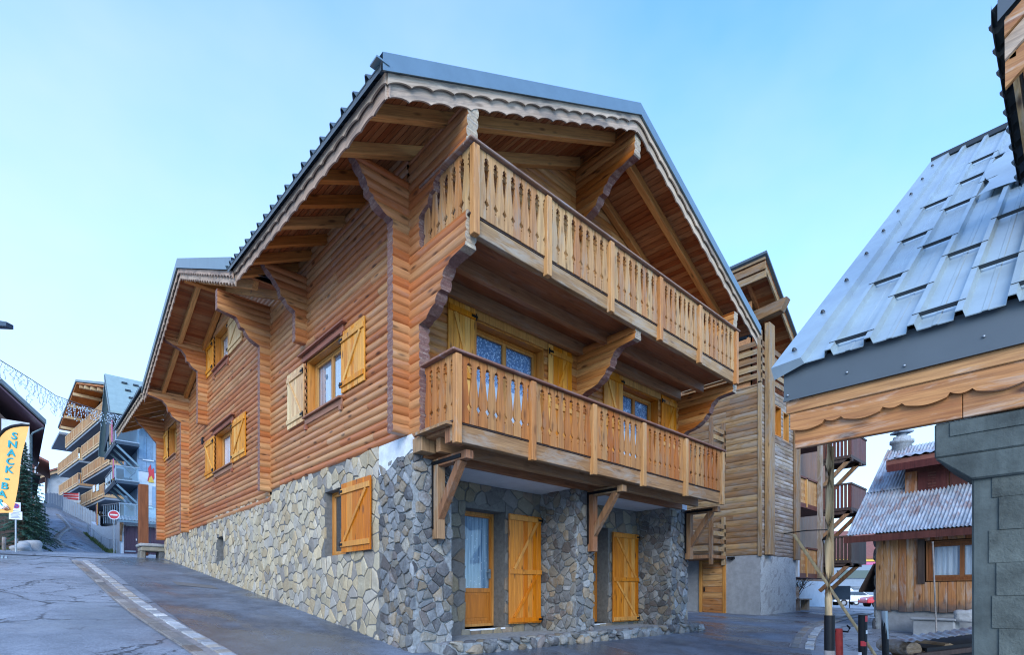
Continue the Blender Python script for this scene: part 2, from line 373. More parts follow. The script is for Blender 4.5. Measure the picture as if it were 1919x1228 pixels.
def asphalt(name, dark, light, crack=True, wet=.5):
    n = NT(name); c = n.coord(False)
    g = n.noise(c, 62, 3, .7); g2 = n.noise(c, 24, 5, .7); big = n.noise(c, .55, 6, .6, .5); mid = n.noise(c, 3.0, 6, .65)
    col = n.ramp(n.math('ADD', n.math('MULTIPLY', big, .6), n.math('MULTIPLY', mid, .4)), [(.38, dark), (.62, light)])
    col = n.mix(n.mr(g, .55, .70, 0, .6), col, tuple(x*2.3 for x in light))
    col = n.mix(n.mr(g2, .3, .5, .55, 0), col, tuple(x*.4 for x in dark))
    h = n.math('ADD', n.math('MULTIPLY', g, .6), n.math('MULTIPLY', g2, .6))
    if crack:
        dv = n.n('ShaderNodeTexNoise'); n.l(c, dv.inputs['Vector']); dv.inputs['Scale'].default_value = 1.3; dv.inputs['Detail'].default_value = 6
        dv.inputs['Roughness'].default_value = .7
        ad = n.n('ShaderNodeVectorMath', operation='MULTIPLY_ADD'); n.l(dv.outputs[1], ad.inputs[0]); ad.inputs[1].default_value = (.9,.9,.3); n.l(c, ad.inputs[2])
        for sc_, wd, lo in ((.42, .014, .36), (1.25, .022, .47)):
            e = n.voro(n.map(ad.outputs[0], (1,1,.2)), sc_, 'DISTANCE_TO_EDGE')
            mk = n.mr(n.noise(c, .45, 3, .5), lo, lo+.1)
            f = n.math('MULTIPLY', n.mr(e, wd*.35, wd, 1, 0), mk)
            col = n.mix(n.math('MULTIPLY', f, .85), col, (.012,.014,.018))
            h = n.math('SUBTRACT', h, n.math('MULTIPLY', f, 1.5))
    w = n.mr(n.noise(n.map(c, (1,.45,1), (9,3,0)), .5, 5, .6, .4), .42, .60)
    w = n.math('MULTIPLY', w, wet)
    col = n.mix(n.math('MULTIPLY', w, .45), col, tuple(x*.35 for x in dark))
    n.bump(h, .5, .012)
    return n.fin(col, n.math('SUBTRACT', .8, n.math('MULTIPLY', w, .66)), 0, .5)
M['asphalt'] = asphalt('old_asphalt', (.145,.17,.205), (.29,.33,.385), True, .75)
M['apron'] = asphalt('damp_asphalt', (.058,.072,.095), (.175,.207,.255), False, .95)
M['sett'] = stone('pale_setts', [(.44,.46,.48), (.34,.36,.38), (.50,.50,.49), (.28,.29,.31), (.38,.34,.29)], .8, .2, None, 14, .6)
M['channel_slab'] = stone('channel_slabs', [(.24,.22,.20), (.19,.185,.18), (.30,.28,.26), (.21,.17,.14)], .75, .2, None, 8, .8)
M['channel'] = plain('brown_channel_stone', (.24,.225,.22), .75, 0, .35, 7, .6, .4, 0, (.12,.11,.10))
M['grass'] = plain('winter_grass_ground', (.06,.085,.025), .95, 0, .4, 9, .8, .2, 0, (.10,.10,.04))
def leafm(name, a, b):
    n = NT(name); rv = n.rand(); col = n.ramp(rv, [(0, a), (1, b)]); return n.fin(col, .65, 0, .3)
M['needle'] = leafm('fir_needles', (.022,.062,.050), (.070,.150,.105))
M['blade'] = leafm('grass_blades', (.05,.085,.02), (.16,.17,.055))
M['bark'] = wood('bark', (.03,.022,.016), (.10,.075,.055), 2, .9, .2)
M['tile'] = plain('dark_slate_roof', (.035,.045,.06), .6, .1, .2, 4, .1)

# ------------------------------------------------------------------ camera, sky, sun
cam = bpy.data.cameras.new('camera'); co = bpy.data.objects.new('camera', cam); COL.objects.link(co)
CX, CY = -4.307, -6.909
co.location = (CX, CY, 0); co.rotation_euler = (R(90), 0, -math.atan2(.6774757, .7355451))
cam.sensor_width = 36; cam.lens = 36*1015/1919; cam.shift_y = (1112-614)/1919; cam.clip_end = 3000; cam.clip_start = .05
SC.camera = co

SUN_EL, SUN_AZ = 27.0, 224.0        # azimuth: direction towards the sun, degrees from +Y clockwise
w = bpy.data.worlds.new('World'); SC.world = w; w.use_nodes = True
nt = w.node_tree; nt.nodes.clear()
out = nt.nodes.new('ShaderNodeOutputWorld'); bg = nt.nodes.new('ShaderNodeBackground')
sky = nt.nodes.new('ShaderNodeTexSky'); sky.sky_type = 'NISHITA'; sky.sun_disc = False
sky.sun_elevation = R(SUN_EL); sky.sun_rotation = R(SUN_AZ); sky.altitude = 1800; sky.air_density = 1.0; sky.dust_density = .6; sky.ozone_density = 1.6
def W(t, **k):
    nd = nt.nodes.new(t)
    for a, v in k.items(): setattr(nd, a, v)
    return nd
tc = W('ShaderNodeTexCoord'); sep = W('ShaderNodeSeparateXYZ'); nt.links.new(tc.outputs['Generated'], sep.inputs[0])
no = W('ShaderNodeTexNoise'); no.inputs['Scale'].default_value = 2.0; no.inputs['Detail'].default_value = 5; no.inputs['Roughness'].default_value = .5
mp = W('ShaderNodeMapping'); mp.inputs['Scale'].default_value = (1,1,1.6); nt.links.new(tc.outputs['Generated'], mp.inputs[0]); nt.links.new(mp.outputs[0], no.inputs['Vector'])
# thin high cloud: thicker towards the horizon (longer path through the layer) and to the north-west
def mth(op, a, b):
    m = W('ShaderNodeMath', operation=op)
    for s_, x in ((m.inputs[0], a), (m.inputs[1], b)):
        if hasattr(x, 'links'): nt.links.new(x, s_)
        else: s_.default_value = x
    return m.outputs[0]
el = W('ShaderNodeMapRange'); nt.links.new(sep.outputs[2], el.inputs[0]); el.inputs[1].default_value = -.02; el.inputs[2].default_value = .72; el.inputs[3].default_value = 1.0; el.inputs[4].default_value = 0.0
nw = W('ShaderNodeVectorMath', operation='DOT_PRODUCT'); nt.links.new(tc.outputs['Generated'], nw.inputs[0]); nw.inputs[1].default_value = (-.55,.83,0)
fac = mth('ADD', mth('MULTIPLY', el.outputs[0], .62), mth('MULTIPLY', nw.outputs['Value'], .16))
fac = mth('ADD', mth('ADD', fac, .19), mth('MULTIPLY', mth('SUBTRACT', no.outputs[0], .5), 1.0))
cl = W('ShaderNodeClamp'); nt.links.new(fac, cl.inputs[0]); cl.inputs[2].default_value = .93
mx = W('ShaderNodeMix', data_type='RGBA'); nt.links.new(cl.outputs[0], mx.inputs[0])
tint = W('ShaderNodeMix', data_type='RGBA', blend_type='MULTIPLY'); tint.inputs[0].default_value = 1
nt.links.new(sky.outputs[0], tint.inputs[6]); tint.inputs[7].default_value = (1.75,2.7,3.55,1)
nt.links.new(tint.outputs[2], mx.inputs[6]); mx.inputs[7].default_value = (4.2,4.85,5.2,1)
nt.links.new(mx.outputs[2], bg.inputs[0]); bg.inputs[1].default_value = .10
nt.links.new(bg.outputs[0], out.inputs[0])

sl = bpy.data.lights.new('sun', 'SUN'); so = bpy.data.objects.new('sun', sl); COL.objects.link(so)
sl.energy = 1.5; sl.angle = R(35); sl.color = (1,.96,.9)
az = R(SUN_AZ); d = V(sin(az)*cos(R(SUN_EL)), cos(az)*cos(R(SUN_EL)), sin(R(SUN_EL)))
so.rotation_euler = d.to_track_quat('Z', 'Y').to_euler(); so.location = (-20,-20,30)
SC.view_settings.view_transform = 'Standard'; SC.view_settings.look = 'None'; SC.view_settings.exposure = 1.1; SC.view_settings.gamma = 1
SC.cycles.max_bounces = 8; SC.cycles.transparent_max_bounces = 12
SC.cycles.use_denoising = True; SC.cycles.filter_width = 1.15

# ------------------------------------------------------------------ ground
def G(x, y):
    s = lerp(.125, .03, (x-2)/12); b = -.87
    if x > 8: b = lerp(-.87, -.65, (x-8)/13)
    if x > 21: b = lerp(-.65, -2.2, (x-21)/60)
    z = b+s*max(min(y, 17.4), -40)
    if y > 17.4:
        k = lerp(1, .1, (x-6)/10)
        z += k*.065*(min(y, 120)-17.4)
        y0 = lerp(38, 52, (x+1)/4)
        if y > y0: z += k*.15*(min(y, 72)-y0)
    return z
def axis_pts(lo, hi, fine0, fine1, step):
    a = []; t = fine0
    while t <= fine1: a.append(t); t += step
    q, s = fine0, step
    while q > lo: s *= 1.35; q -= s; a.insert(0, q)
    q, s = fine1, step
    while q < hi: s *= 1.35; q += s; a.append(q)
    return a
mb = MB(); xs = axis_pts(-900, 1200, -9, 24, .5); ys = axis_pts(-900, 1200, -10, 74, .5)
mb.strip([[V(x, y, G(x, y)) for x in xs] for y in ys], 0, True)
put(mb.build('road', M['asphalt']), 'structure')

def ground_strip(mb, left, right, off, mi=0, sub=6):
    """sheet between two ground polylines, lifted a little"""
    rows = []
    for i in range(len(left)-1):
        for k in range(sub if i < len(left)-2 else sub+1):
            t = k/sub
            a = (lerp(left[i][0], left[i+1][0], t), lerp(left[i][1], left[i+1][1], t)); b = (lerp(right[i][0], right[i+1][0], t), lerp(right[i][1], right[i+1][1], t))
            rows.append([V(lerp(a[0], b[0], j/6), lerp(a[1], b[1], j/6), G(lerp(a[0], b[0], j/6), lerp(a[1], b[1], j/6))+off) for j in range(7)])
    mb.strip(rows, mi, True)
# newer, darker asphalt laid along the chalet
mb = MB(); L = [(-2.30,-3.0+i*1.5) for i in range(13)]
L += [(-2.1,16.2), (-1.6,17.6), (-1.2,18.6)]; Rr = [(.2, -3.0+i*1.5) for i in range(13)]+[(.2,16.4), (.2,17.8), (.2,18.6)]
ground_strip(mb, L, Rr, .006); put(mb.build('asphalt_apron', M['apron']), 'structure')
mb = MB()
ground_strip(mb, [(.2,-3.2), (3,-3.6), (6,-3.5), (8.5,-2.6), (11,-1.9), (13.8,-1.3), (17,-.6)], [(.2,.2), (3,.2), (6,.2), (8.5,.9), (11,2.5), (13.9,2.5), (17.2,.9)], .006, 0, 10)
put(mb.build('front_lane', M['apron']), 'structure')

# drain channels paved with setts
def channel(name, cl, wd, seed, two=True):
    r_ = random.Random(seed); P = [V(x, y, 0) for x, y in cl]
    L = [0]
    for a, b in zip(P, P[1:]): L.append(L[-1]+(b-a).length)
    def at(s, o):
        for i in range(len(P)-1):
            if s <= L[i+1] or i == len(P)-2:
                t = (s-L[i])/(L[i+1]-L[i]); p = P[i].lerp(P[i+1], t); d0 = (P[min(i+1,len(P)-1)]-P[max(i-1,0)]).normalized(); d1 = (P[min(i+2,len(P)-1)]-P[i]).normalized()
                dd = d0.lerp(d1, t).normalized(); nn = V(dd.y, -dd.x, 0); return p+nn*o
    bed = MB(); st = MB()
    n = int(L[-1]/.25)
    rows = []
    for i in range(n+1):
        s = L[-1]*i/n
        row = []
        for o in (-wd/2-.03, -wd*.25, 0, wd*.2, wd/2+.03):
            p = at(s, o); row.append(V(p.x, p.y, G(p.x, p.y)+(.012 if abs(o) > wd*.4 else .008)))
        rows.append(row)
    bed.strip(rows, 0, True); put(bed.build(name+'_bed', M['channel']), 'structure')
    sl_b = MB()
    for side in (1,-1):
        s = 0
        while s < L[-1]-.05:
            ln = r_.uniform(.13,.24) if side > 0 else r_.uniform(.35,.8); a0, a1 = (wd*.12, wd*.5) if side > 0 else (-wd*.5, -wd*.16)
            a0 += r_.uniform(-.012,.012); a1 += r_.uniform(-.012,.012); e = min(s+ln-.02, L[-1]); g = r_.uniform(.016,.028)
            q = [at(s+r_.uniform(0,.01), a0), at(e, a0), at(e-r_.uniform(0,.01), a1), at(s, a1)]
            bt = [V(p.x, p.y, G(p.x, p.y)-.01) for p in q]; tp = [V(p.x, p.y, G(p.x, p.y)+g) for p in q]
            c_ = sum(tp, V(0,0,0))/4; tp2 = [p.lerp(c_, .10)+V(0,0,.004) for p in tp]
            (st if side > 0 else sl_b).add(bt+tp+tp2, [(0,1,5,4),(1,2,6,5),(2,3,7,6),(3,0,4,7),(4,5,9,8),(5,6,10,9),(6,7,11,10),(7,4,8,11),(8,9,10,11)])
            s += ln
    put(sl_b.build(name+'_slabs', M['channel_slab']), 'structure')
    o = put(st.build(name, M['sett']), 'structure'); return o
channel('drain_channel', [(-2.30,-2.6), (-2.38,-.5), (-2.45,1.0), (-2.55,2.6), (-2.62,3.9), (-2.68,6.0), (-2.69,9.5), (-2.74,15.0)], .40, 3)
channel('street_channel', [(-1.2,39.3), (-1.82,40.9), (-2.05,43.4), (-1.73,46.3), (-.79,51.8), (-.88,55.3), (-1.12,60.9)], .40, 4)
channel('lane_channel', [(7.2,-2.9), (8.85,-2.4), (10.8,-1.9), (12.9,-1.6), (15.2,-1.45), (18,-1.3)], .40, 5)
# covers and patches let into the asphalt
mb = MB(); ground_strip(mb, [(-1.35,8.4), (-1.3,9.25)], [(-.62,7.6), (-.6,8.35)], .014); put(mb.build('concrete_patch', M['channel_slab']), 'structure')
# ------------------------------------------------------------------ building blocks for timber and stone
PITCH = .134
def log_wall(mb, fr, z0, z1, u0, u1, holes=(), bulge=.048, mi=0, pitch=PITCH, n0=0.0, rows=9):
    """stack of half-round logs; u0/u1 may be functions of z; holes = (u0,u1,z0,z1)"""
    f0 = u0 if callable(u0) else (lambda z: u0); f1 = u1 if callable(u1) else (lambda z: u1)
    k = 0; z = z0
    while z < z1-.02:
        za, zb = z, min(z+pitch, z1); zm = (za+zb)/2
        cuts = sorted([(h[0], h[1]) for h in holes if h[2] < zm < h[3]])
        segs = []; lo = None
        for c in cuts: segs.append((lo, c[0])); lo = c[1]
        segs.append((lo, None))
        for a, b in segs:
            rws = []
            for i in range(rows):
                s = i/(rows-1); zz = za+(zb-za)*s
                ua = f0(zz) if a is None else a; ub = f1(zz) if b is None else b
                if ub < ua: ub = ua
                n = n0+bulge*(max(0, sin(pi*s))**.52)-.004
                rws.append([fr.p(ua, n, zz), fr.p((ua+ub)/2, n, zz), fr.p(ub, n, zz)])
            if not (f1(zm) > f0(zm)+.02 or a is not None or b is not None): continue
            ln = (rws[3][2]-rws[3][0]).length; cuts_ = [0.0]
            if ln > 3.2:                                   # butt joints between log lengths
                jr = random.Random(k*31+int(ln*10)); q = jr.uniform(.8, 3.6)
                while q < ln-.6: cuts_.append(q/ln); q += jr.uniform(2.4, 4.2)
            cuts_.append(1.0)
            for ca, cb in zip(cuts_, cuts_[1:]):
                e_ = .002/ln; mb.strip([[r[0].lerp(r[2], ca+(e_ if ca else 0)), r[0].lerp(r[2], (ca+cb)/2), r[0].lerp(r[2], cb-(e_ if cb < 1 else 0))] for r in rws], mi, True)
        z += pitch; k += 1

def prof_at(prof, z):
    if z <= prof[0][0]: return prof[0][1]
    for (za, ua), (zb, ub) in zip(prof, prof[1:]):
        if za <= z <= zb: return ua+(ub-ua)*((z-za)/(zb-za) if zb > za else 1)
    return prof[-1][1]
def smooth_prof(pts, keep=()):
    """round off a (z,u) outline a little"""
    for _ in range(2):
        q = [pts[0]]
        for a, b in zip(pts, pts[1:]):
            q += [(a[0]*.75+b[0]*.25, a[1]*.75+b[1]*.25), (a[0]*.25+b[0]*.75, a[1]*.25+b[1]*.75)]
        pts = q+[pts[-1]]
    return pts
def log_end(mb, fr, prof, thick, z0, z1, zoff=0.0, bulge=.028, ubase=0.0):
    """projecting end of a log wall: fr.u = outwards, fr.n = one face (the other is at -thick); prof = [(z, reach)]"""
    z = z0
    while z < z1-.01:
        zb = min(z+PITCH, z1); ns = 9; A, B, E = [], [], []
        for i in range(ns):
            s = i/(ns-1); zz = z+(zb-z)*s; bl = bulge*(max(0, sin(pi*s))**.6); u = prof_at(prof, zz)
            top = zz if not callable(zoff) else zz
            A.append([fr.p(ubase, bl-.004, zz), fr.p(u, bl-.004, zz)]); B.append([fr.p(u, -thick-bl+.004, zz), fr.p(ubase, -thick-bl+.004, zz)])
            E.append([fr.p(u, bl-.004, zz), fr.p(u, -thick-bl+.004, zz)])
        mb.strip(A, 0, True); mb.strip(B, 0, True)
        um = max(q[1] for q in prof)
        for i in range(ns-1):
            zz = z+(zb-z)*(i+.5)/(ns-1); mb.strip(E[i:i+2], 1 if prof_at(prof, zz) > um-.09 else 2, False)
        z += PITCH
    for zz in (z0, z1):
        u = prof_at(prof, zz); mb.poly([fr.p(ubase, 0, zz), fr.p(u, 0, zz), fr.p(u, -thick, zz), fr.p(ubase, -thick, zz)], 0)

def clip_poly(poly, p, n):
    out = []
    for i in range(len(poly)):
        a, b = poly[i], poly[(i+1) % len(poly)]
        da = (a[0]-p[0])*n[0]+(a[1]-p[1])*n[1]; db = (b[0]-p[0])*n[0]+(b[1]-p[1])*n[1]
        if da <= 0: out.append(a)
        if (da < 0 < db) or (db < 0 < da):
            t = da/(da-db); out.append((a[0]+(b[0]-a[0])*t, a[1]+(b[1]-a[1])*t))
    return out
def stones(mb, fr, rect, su, sz, gap, h, seed, holes=(), zmin=None, ztop=None, roundness=1, jit=.42, n0=0.0, dome=.25, mi=0, rough=.012, stagger=True, drop=.18, rq=.22):
    r_ = random.Random(seed); u0, u1, z0, z1 = rect
    nu, nz = int((u1-u0)/su)+3, int((z1-z0)/sz)+3; pts = {}
    for i in range(-1, nu+1):
        for j in range(-1, nz+1):
            pts[i, j] = (u0+(i+.5+(.5 if stagger and j % 2 else 0)+r_.uniform(-jit, jit))*su-su*.5, z0+(j+.5+r_.uniform(-jit, jit))*sz-sz*.5)
    for kx in [k_ for k_ in pts if r_.random() < drop]: del pts[kx]
    for (i, j), c in pts.items():
        if not (u0-.02 < c[0] < u1+.02 and z0-.02 < c[1] < z1+.02): continue
        if zmin and c[1] < zmin(c[0])-.12: continue
        if ztop and c[1] > ztop(c[0])-.03: continue
        poly = [(c[0]-su*2.5, c[1]-sz*2.5), (c[0]+su*2.5, c[1]-sz*2.5), (c[0]+su*2.5, c[1]+sz*2.5), (c[0]-su*2.5, c[1]+sz*2.5)]
        for di in range(-3, 4):
            for dj in range(-3, 4):
                q = pts.get((i+di, j+dj))
                if q is None or (di == 0 and dj == 0): continue
                nx, nz_ = q[0]-c[0], q[1]-c[1]; L = math.hypot(nx, nz_)
                if L < 1e-4: continue
                nx /= L; nz_ /= L
                poly = clip_poly(poly, (c[0]+nx*(L/2-gap/2), c[1]+nz_*(L/2-gap/2)), (nx, nz_))
                if len(poly) < 3: break
            if len(poly) < 3: break
        for p, n in (((u0,0),(-1,0)), ((u1,0),(1,0)), ((0,z0),(0,-1)), ((0,z1),(0,1))):
            if len(poly) >= 3: poly = clip_poly(poly, p, n)
        if ztop and len(poly) >= 3: poly = clip_poly(poly, (0, ztop(c[0])), (0, 1))
        bad = False
        for hu0, hu1, hz0, hz1 in holes:
            if len(poly) < 3: break
            if hu0 < c[0] < hu1 and hz0 < c[1] < hz1: bad = True; break
            if any(hu0 < p[0] < hu1 and hz0 < p[1] < hz1 for p in poly) or (min(p[0] for p in poly) < hu1 and max(p[0] for p in poly) > hu0 and min(p[1] for p in poly) < hz1 and max(p[1] for p in poly) > hz0):
                ds = [(hu0-c[0], (hu0,0), (1,0)), (c[0]-hu1, (hu1,0), (-1,0)), (hz0-c[1], (0,hz0), (0,1)), (c[1]-hz1, (0,hz1), (0,-1))]
                ds.sort(key=lambda t: -t[0]); poly = clip_poly(poly, ds[0][1], ds[0][2])
        if bad or len(poly) < 3: continue
        ar = abs(sum(a[0]*b[1]-b[0]*a[1] for a, b in zip(poly, poly[1:]+poly[:1])))/2
        if ar < su*sz*.05: continue
        for _ in range(roundness):
            q = []
            for a, b in zip(poly, poly[1:]+poly[:1]):
                q += [(a[0]*(1-rq)+b[0]*rq, a[1]*(1-rq)+b[1]*rq), (a[0]*rq+b[0]*(1-rq), a[1]*rq+b[1]*(1-rq))]
            poly = q
        cu = sum(p[0] for p in poly)/len(poly); cz = sum(p[1] for p in poly)/len(poly); m = len(poly)
        hh = h*r_.uniform(.65, 1.25); tu, tz = r_.uniform(-.05,.05), r_.uniform(-.05,.05)
        poly = [(p[0]+r_.uniform(-rough,rough), p[1]+r_.uniform(-rough,rough)) for p in poly]
        def ring(k, n): return [fr.p(cu+(p[0]-cu)*k, n0+n+((p[0]-cu)*tu+(p[1]-cz)*tz if n > 0 else 0), cz+(p[1]-cz)*k) for p in poly]
        r0, r1, r2, r3 = ring(1, -.02), ring(.985, hh*.7), ring(.9, hh), ring(.55, hh*(1+dome))
        vs = r0+r1+r2+r3+[fr.p(cu, n0+hh*(1+dome*1.2), cz)]
        fs = []
        for k in range(3):
            fs += [(k*m+a, k*m+(a+1) % m, (k+1)*m+(a+1) % m, (k+1)*m+a) for a in range(m)]
        fs += [(3*m+a, 3*m+(a+1) % m, 4*m) for a in range(m)]
        mb.add(vs, fs, mi, dome > .2)

def scallop(mb, A, B, thick, h, amp, wave, out, mi=0, phase=0.0):
    """board with an arched lower edge hung along A-B (vertical drop), thickness along out"""
    A, B = Vector(A), Vector(B); L = (B-A).length; n = max(2, int(L/wave)); k = 8; out = Vector(out)*thick
    for i in range(n):
        a = [(i+j/k)/n for j in range(k+1)]
        top = [A.lerp(B, t) for t in a]
        bot = [A.lerp(B, t)-V(0,0,h-amp*(sin(pi*j/k)**.7)) for j, t in enumerate(a)]
        if i % 2: bot[0] -= V(0,0,amp*.25)
        b = len(mb.v); f = []
        m = k+1
        vs = top+bot+[p+out for p in top]+[p+out for p in bot]
        for j in range(k):
            f += [(j, j+1, m+j+1, m+j), (2*m+j, 2*m+j+1, 3*m+j+1, 3*m+j), (m+j, m+j+1, 3*m+j+1, 3*m+j), (j, j+1, 2*m+j+1, 2*m+j)]
        if i == 0: f.append((0, m, 3*m, 2*m))
        if i == n-1: f.append((k, m+k, 3*m+k, 2*m+k))
        mb.add(vs, f, mi)

def rib_sheet(mb, A, B, slope, base_h=0.0, rib=.30, rh=.045, rw=.05, flat=.03, mi=0, thick=.012, small=True):
    """trapezoid roof sheet: eave line A-B, ribs running along the vector slope"""
    A, B, S = Vector(A), Vector(B), Vector(slope); L = (B-A).length; D = (B-A)/L; N = D.cross(S).normalized()
    if N.z < 0: N = -N
    pts = []; u = 0.0
    while u < L:
        pts += [(u, 0), (u+rib-rw-flat, 0), (u+rib-rw+.0, rh), (u+rib-rw/2, rh)]; u += rib
    pts = [(min(a, L), b) for a, b in pts]+[(L, 0)]
    r0 = [A+D*a+N*(b+base_h) for a, b in pts]
    mb.strip([r0, [p+S*.5 for p in r0], [p+S for p in r0]], mi, False)
    mb.strip([[p-N*thick for p in r0], r0], mi, False)

def half_wave_sheet(mb, A, B, slope, wave=.076, amp=.018, mi=0, rows=2):
    A, B, S = Vector(A), Vector(B), Vector(slope); L = (B-A).length; D = (B-A)/L; N = D.cross(S).normalized()
    if N.z < 0: N = -N
    n = int(L/wave)*6
    r0 = [A+D*(L*i/n)+N*(amp*sin(2*pi*i/6)) for i in range(n+1)]
    mb.strip([[p+S*(k/rows) for p in r0] for k in range(rows+1)], mi, True)

SIDE = Fr((0,0,0), (0,1,0), (-1,0,0)); FRONT = Fr((0,0,0), (1,0,0), (0,-1,0))
chalet = thing('chalet', 'large log chalet on a stone base with two carved wooden balconies under its front gable', 'chalet', (0, 0, -.9))

def window(root, fr, u0, u1, z0, z1, depth, mats, curtain, leaves=2, name='window', fw=.042, lining=True, bars=0, axis=2, panel=0.0, sub=False):
    """frame in a recess; children pane and curtain"""
    f = MB(); n = -depth
    if lining:
        f.fbox(fr, u0, u0+.03, n, .02, z0, z1); f.fbox(fr, u1-.03, u1, n, .02, z0, z1); f.fbox(fr, u0+.03, u1-.03, n, .02, z1-.03, z1); f.fbox(fr, u0+.03, u1-.03, n, .02, z0, z0+.03)
        a0, a1, b0, b1 = u0+.032, u1-.032, z0+.032, z1-.032
    else: a0, a1, b0, b1 = u0, u1, z0, z1
    f.fbox(fr, a0, a0+fw, n-.05, n, b0, b1); f.fbox(fr, a1-fw, a1, n-.05, n, b0, b1)
    f.fbox(fr, a0+fw, a1-fw, n-.05, n, b1-fw, b1); f.fbox(fr, a0+fw, a1-fw, n-.05, n, b0, b0+fw)
    w_ = (a1-a0-2*fw)/leaves; panes = []
    for k in range(leaves):
        c0, c1 = a0+fw+k*w_, a0+fw+(k+1)*w_; d0, d1 = b0+fw, b1-fw; s = .042
        f.fbox(fr, c0, c0+s, n-.045, n-.008, d0, d1); f.fbox(fr, c1-s, c1, n-.045, n-.008, d0, d1)
        f.fbox(fr, c0+s, c1-s, n-.045, n-.008, d1-s, d1); f.fbox(fr, c0+s, c1-s, n-.045, n-.008, d0, d0+s*1.2)
        zb = d0+s*1.2
        if panel:
            f.fbox(fr, c0+s, c1-s, n-.04, n-.02, zb, zb+panel); f.fbox(fr, c0+s+.04, c1-s-.04, n-.03, n-.012, zb+.06, zb+panel-.05); f.fbox(fr, c0+s, c1-s, n-.045, n-.006, zb+panel, zb+panel+.08); zb += panel+.08
        panes.append((c0+s, c1-s, zb, d1-s))
    wn = f.build(name, mats, root, bevel=.004)
    p = MB()
    for c0, c1, d0, d1 in panes: p.poly([fr.p(c0, n-.03, d0), fr.p(c1, n-.03, d0), fr.p(c1, n-.03, d1), fr.p(c0, n-.03, d1)])
    p.build('pane', M['glass'], wn)
    c = MB(); uu = a0+fw*.5; rws = [[], []]; k = int((a1-a0)/.02)
    for i in range(k+1):
        u = a0+fw*.5+(a1-a0-fw)*i/k; d_ = -depth-.064+.006*sin(i*1.1)+.004*sin(i*2.7)
        rws[0].append(fr.p(u, d_, b0+.01)); rws[1].append(fr.p(u, d_, b1-.01))
    c.strip(rws, 0, True); c.build('curtain', curtain, wn)  # with the dark material this sheet stands in for an unlit room
    return wn

def shutter(root, fr, u0, u1, z0, z1, mat, n0=.05, diag=1, planks=6, mid=False, bar_far=.14, name='shutter', hinge_u=None, th=.03, zbars=None):
    s = MB(); w_ = (u1-u0)/planks
    for k in range(planks): s.fbox(fr, u0+k*w_+.0035, u0+(k+1)*w_-.0035, n0, n0+th, z0, z1)
    zb = [z0+bar_far, z1-bar_far]
    if mid: zb.insert(1, (z0+z1)/2-.05)
    for z in zb: s.fbox(fr, u0+.005, u1-.005, n0+th+.001, n0+th+.026, z-.045, z+.045)
    for a, b in zip(zb, zb[1:]):
        p0, p1 = (u0+.12, u1-.12) if diag > 0 else (u1-.12, u0+.12)
        A, B = fr.p(p0, n0+th+.0125, a+.05), fr.p(p1, n0+th+.0125, b-.05)
        s.beam(A, B, .024, .06, up=fr.U*(1 if True else 1))
    o = s.build(name, mat, root, bevel=.003)
    if hinge_u is not None:
        for z in (zb[0], zb[-1]):
            h = MB(); du = .10 if hinge_u <= u0+.01 else -.10
            h.fbox(fr, min(hinge_u-.02*(1 if du > 0 else -1), hinge_u+du), max(hinge_u-.02*(1 if du > 0 else -1), hinge_u+du), n0+th+.027, n0+th+.036, z-.02, z+.02)
            h.tube([fr.p(hinge_u, n0+th+.02, z-.05), fr.p(hinge_u, n0+th+.02, z+.05)], .014, 6)
            h.build('hinge', M['black'], o)
    return o

# ------------------------------------------------------------------ chalet: walls
def zL(x, y): return 5.86+.5*(x+1.2)+.05*(y+1.45)
XR = 3.72
def zR(x, y): return zL(XR, y)-.455*(x-XR)
def zGab(y): return 8.2-.45*(8.86-y) if y < 8.86 else 8.2-.345*(y-8.86)
W1, W2, W2u, W3 = (2.14,3.74,3.47,4.58), (8.6,10.32,3.45,4.54), (8.98,10.40,6.40,7.42), (15.3,16.7,4.98,6.15)
mb = MB()
# the wall below the long eave: the top follows the eave
def u0A(z): return max(0.0, (z-5.86-.6)/.05-1.45) if z > 6.46 else 0.0
log_wall(mb, SIDE, 2.33, 6.80, u0A, 5.8, [W1])
def u0B(z): return max(5.8, 8.86-(8.2-z)/.45)
def u1B(z): return min(14.0, 8.86+(8.2-z)/.345)
log_wall(mb, SIDE, 2.06, 8.2, u0B, u1B, [W2, W2u])
log_wall(mb, SIDE, 2.06, 7.15, 14.0, 17.5, [W3])
mb.build('side_wall', M['log_side'][1], chalet)
FW1, FW2 = (1.22,2.84,2.42,4.46), (5.22,6.62,2.42,4.46)
mb = MB()
def fl(z): return max(0.0, (z-5.86-.0725)/.5-1.2)
def frr(z): return min(7.65, XR+(zR(XR,0)-z)/.455)
log_wall(mb, FRONT, 2.20, 8.38, fl, frr, [FW1, FW2], bulge=.026)
mb.build('front_wall', M['log_front'][0], chalet)
RIGHT = Fr((7.65,0,0), (0,1,0), (1,0,0)); BACK = Fr((0,17.5,0), (1,0,0), (0,1,0))
mb = MB(); log_wall(mb, RIGHT, 2.2, 6.55, 0, 17.5, rows=4); log_wall(mb, BACK, 2.06, 6.9, 0, 7.65, rows=4); mb.build('rear_wall', M['log_side'][1], chalet)
# wall core so nothing shines through
mb = MB()
mb.box(.25, 7.4, 2.2, 17.3, 2.2, 6.4); mb.box(.35, 7.3, 1.4, 17.3, -1.3, 2.0); mb.box(.3, 7.4, .45, 2.1, 2.2, 6.4)
mb.build('inner_core', M['dark'], chalet)

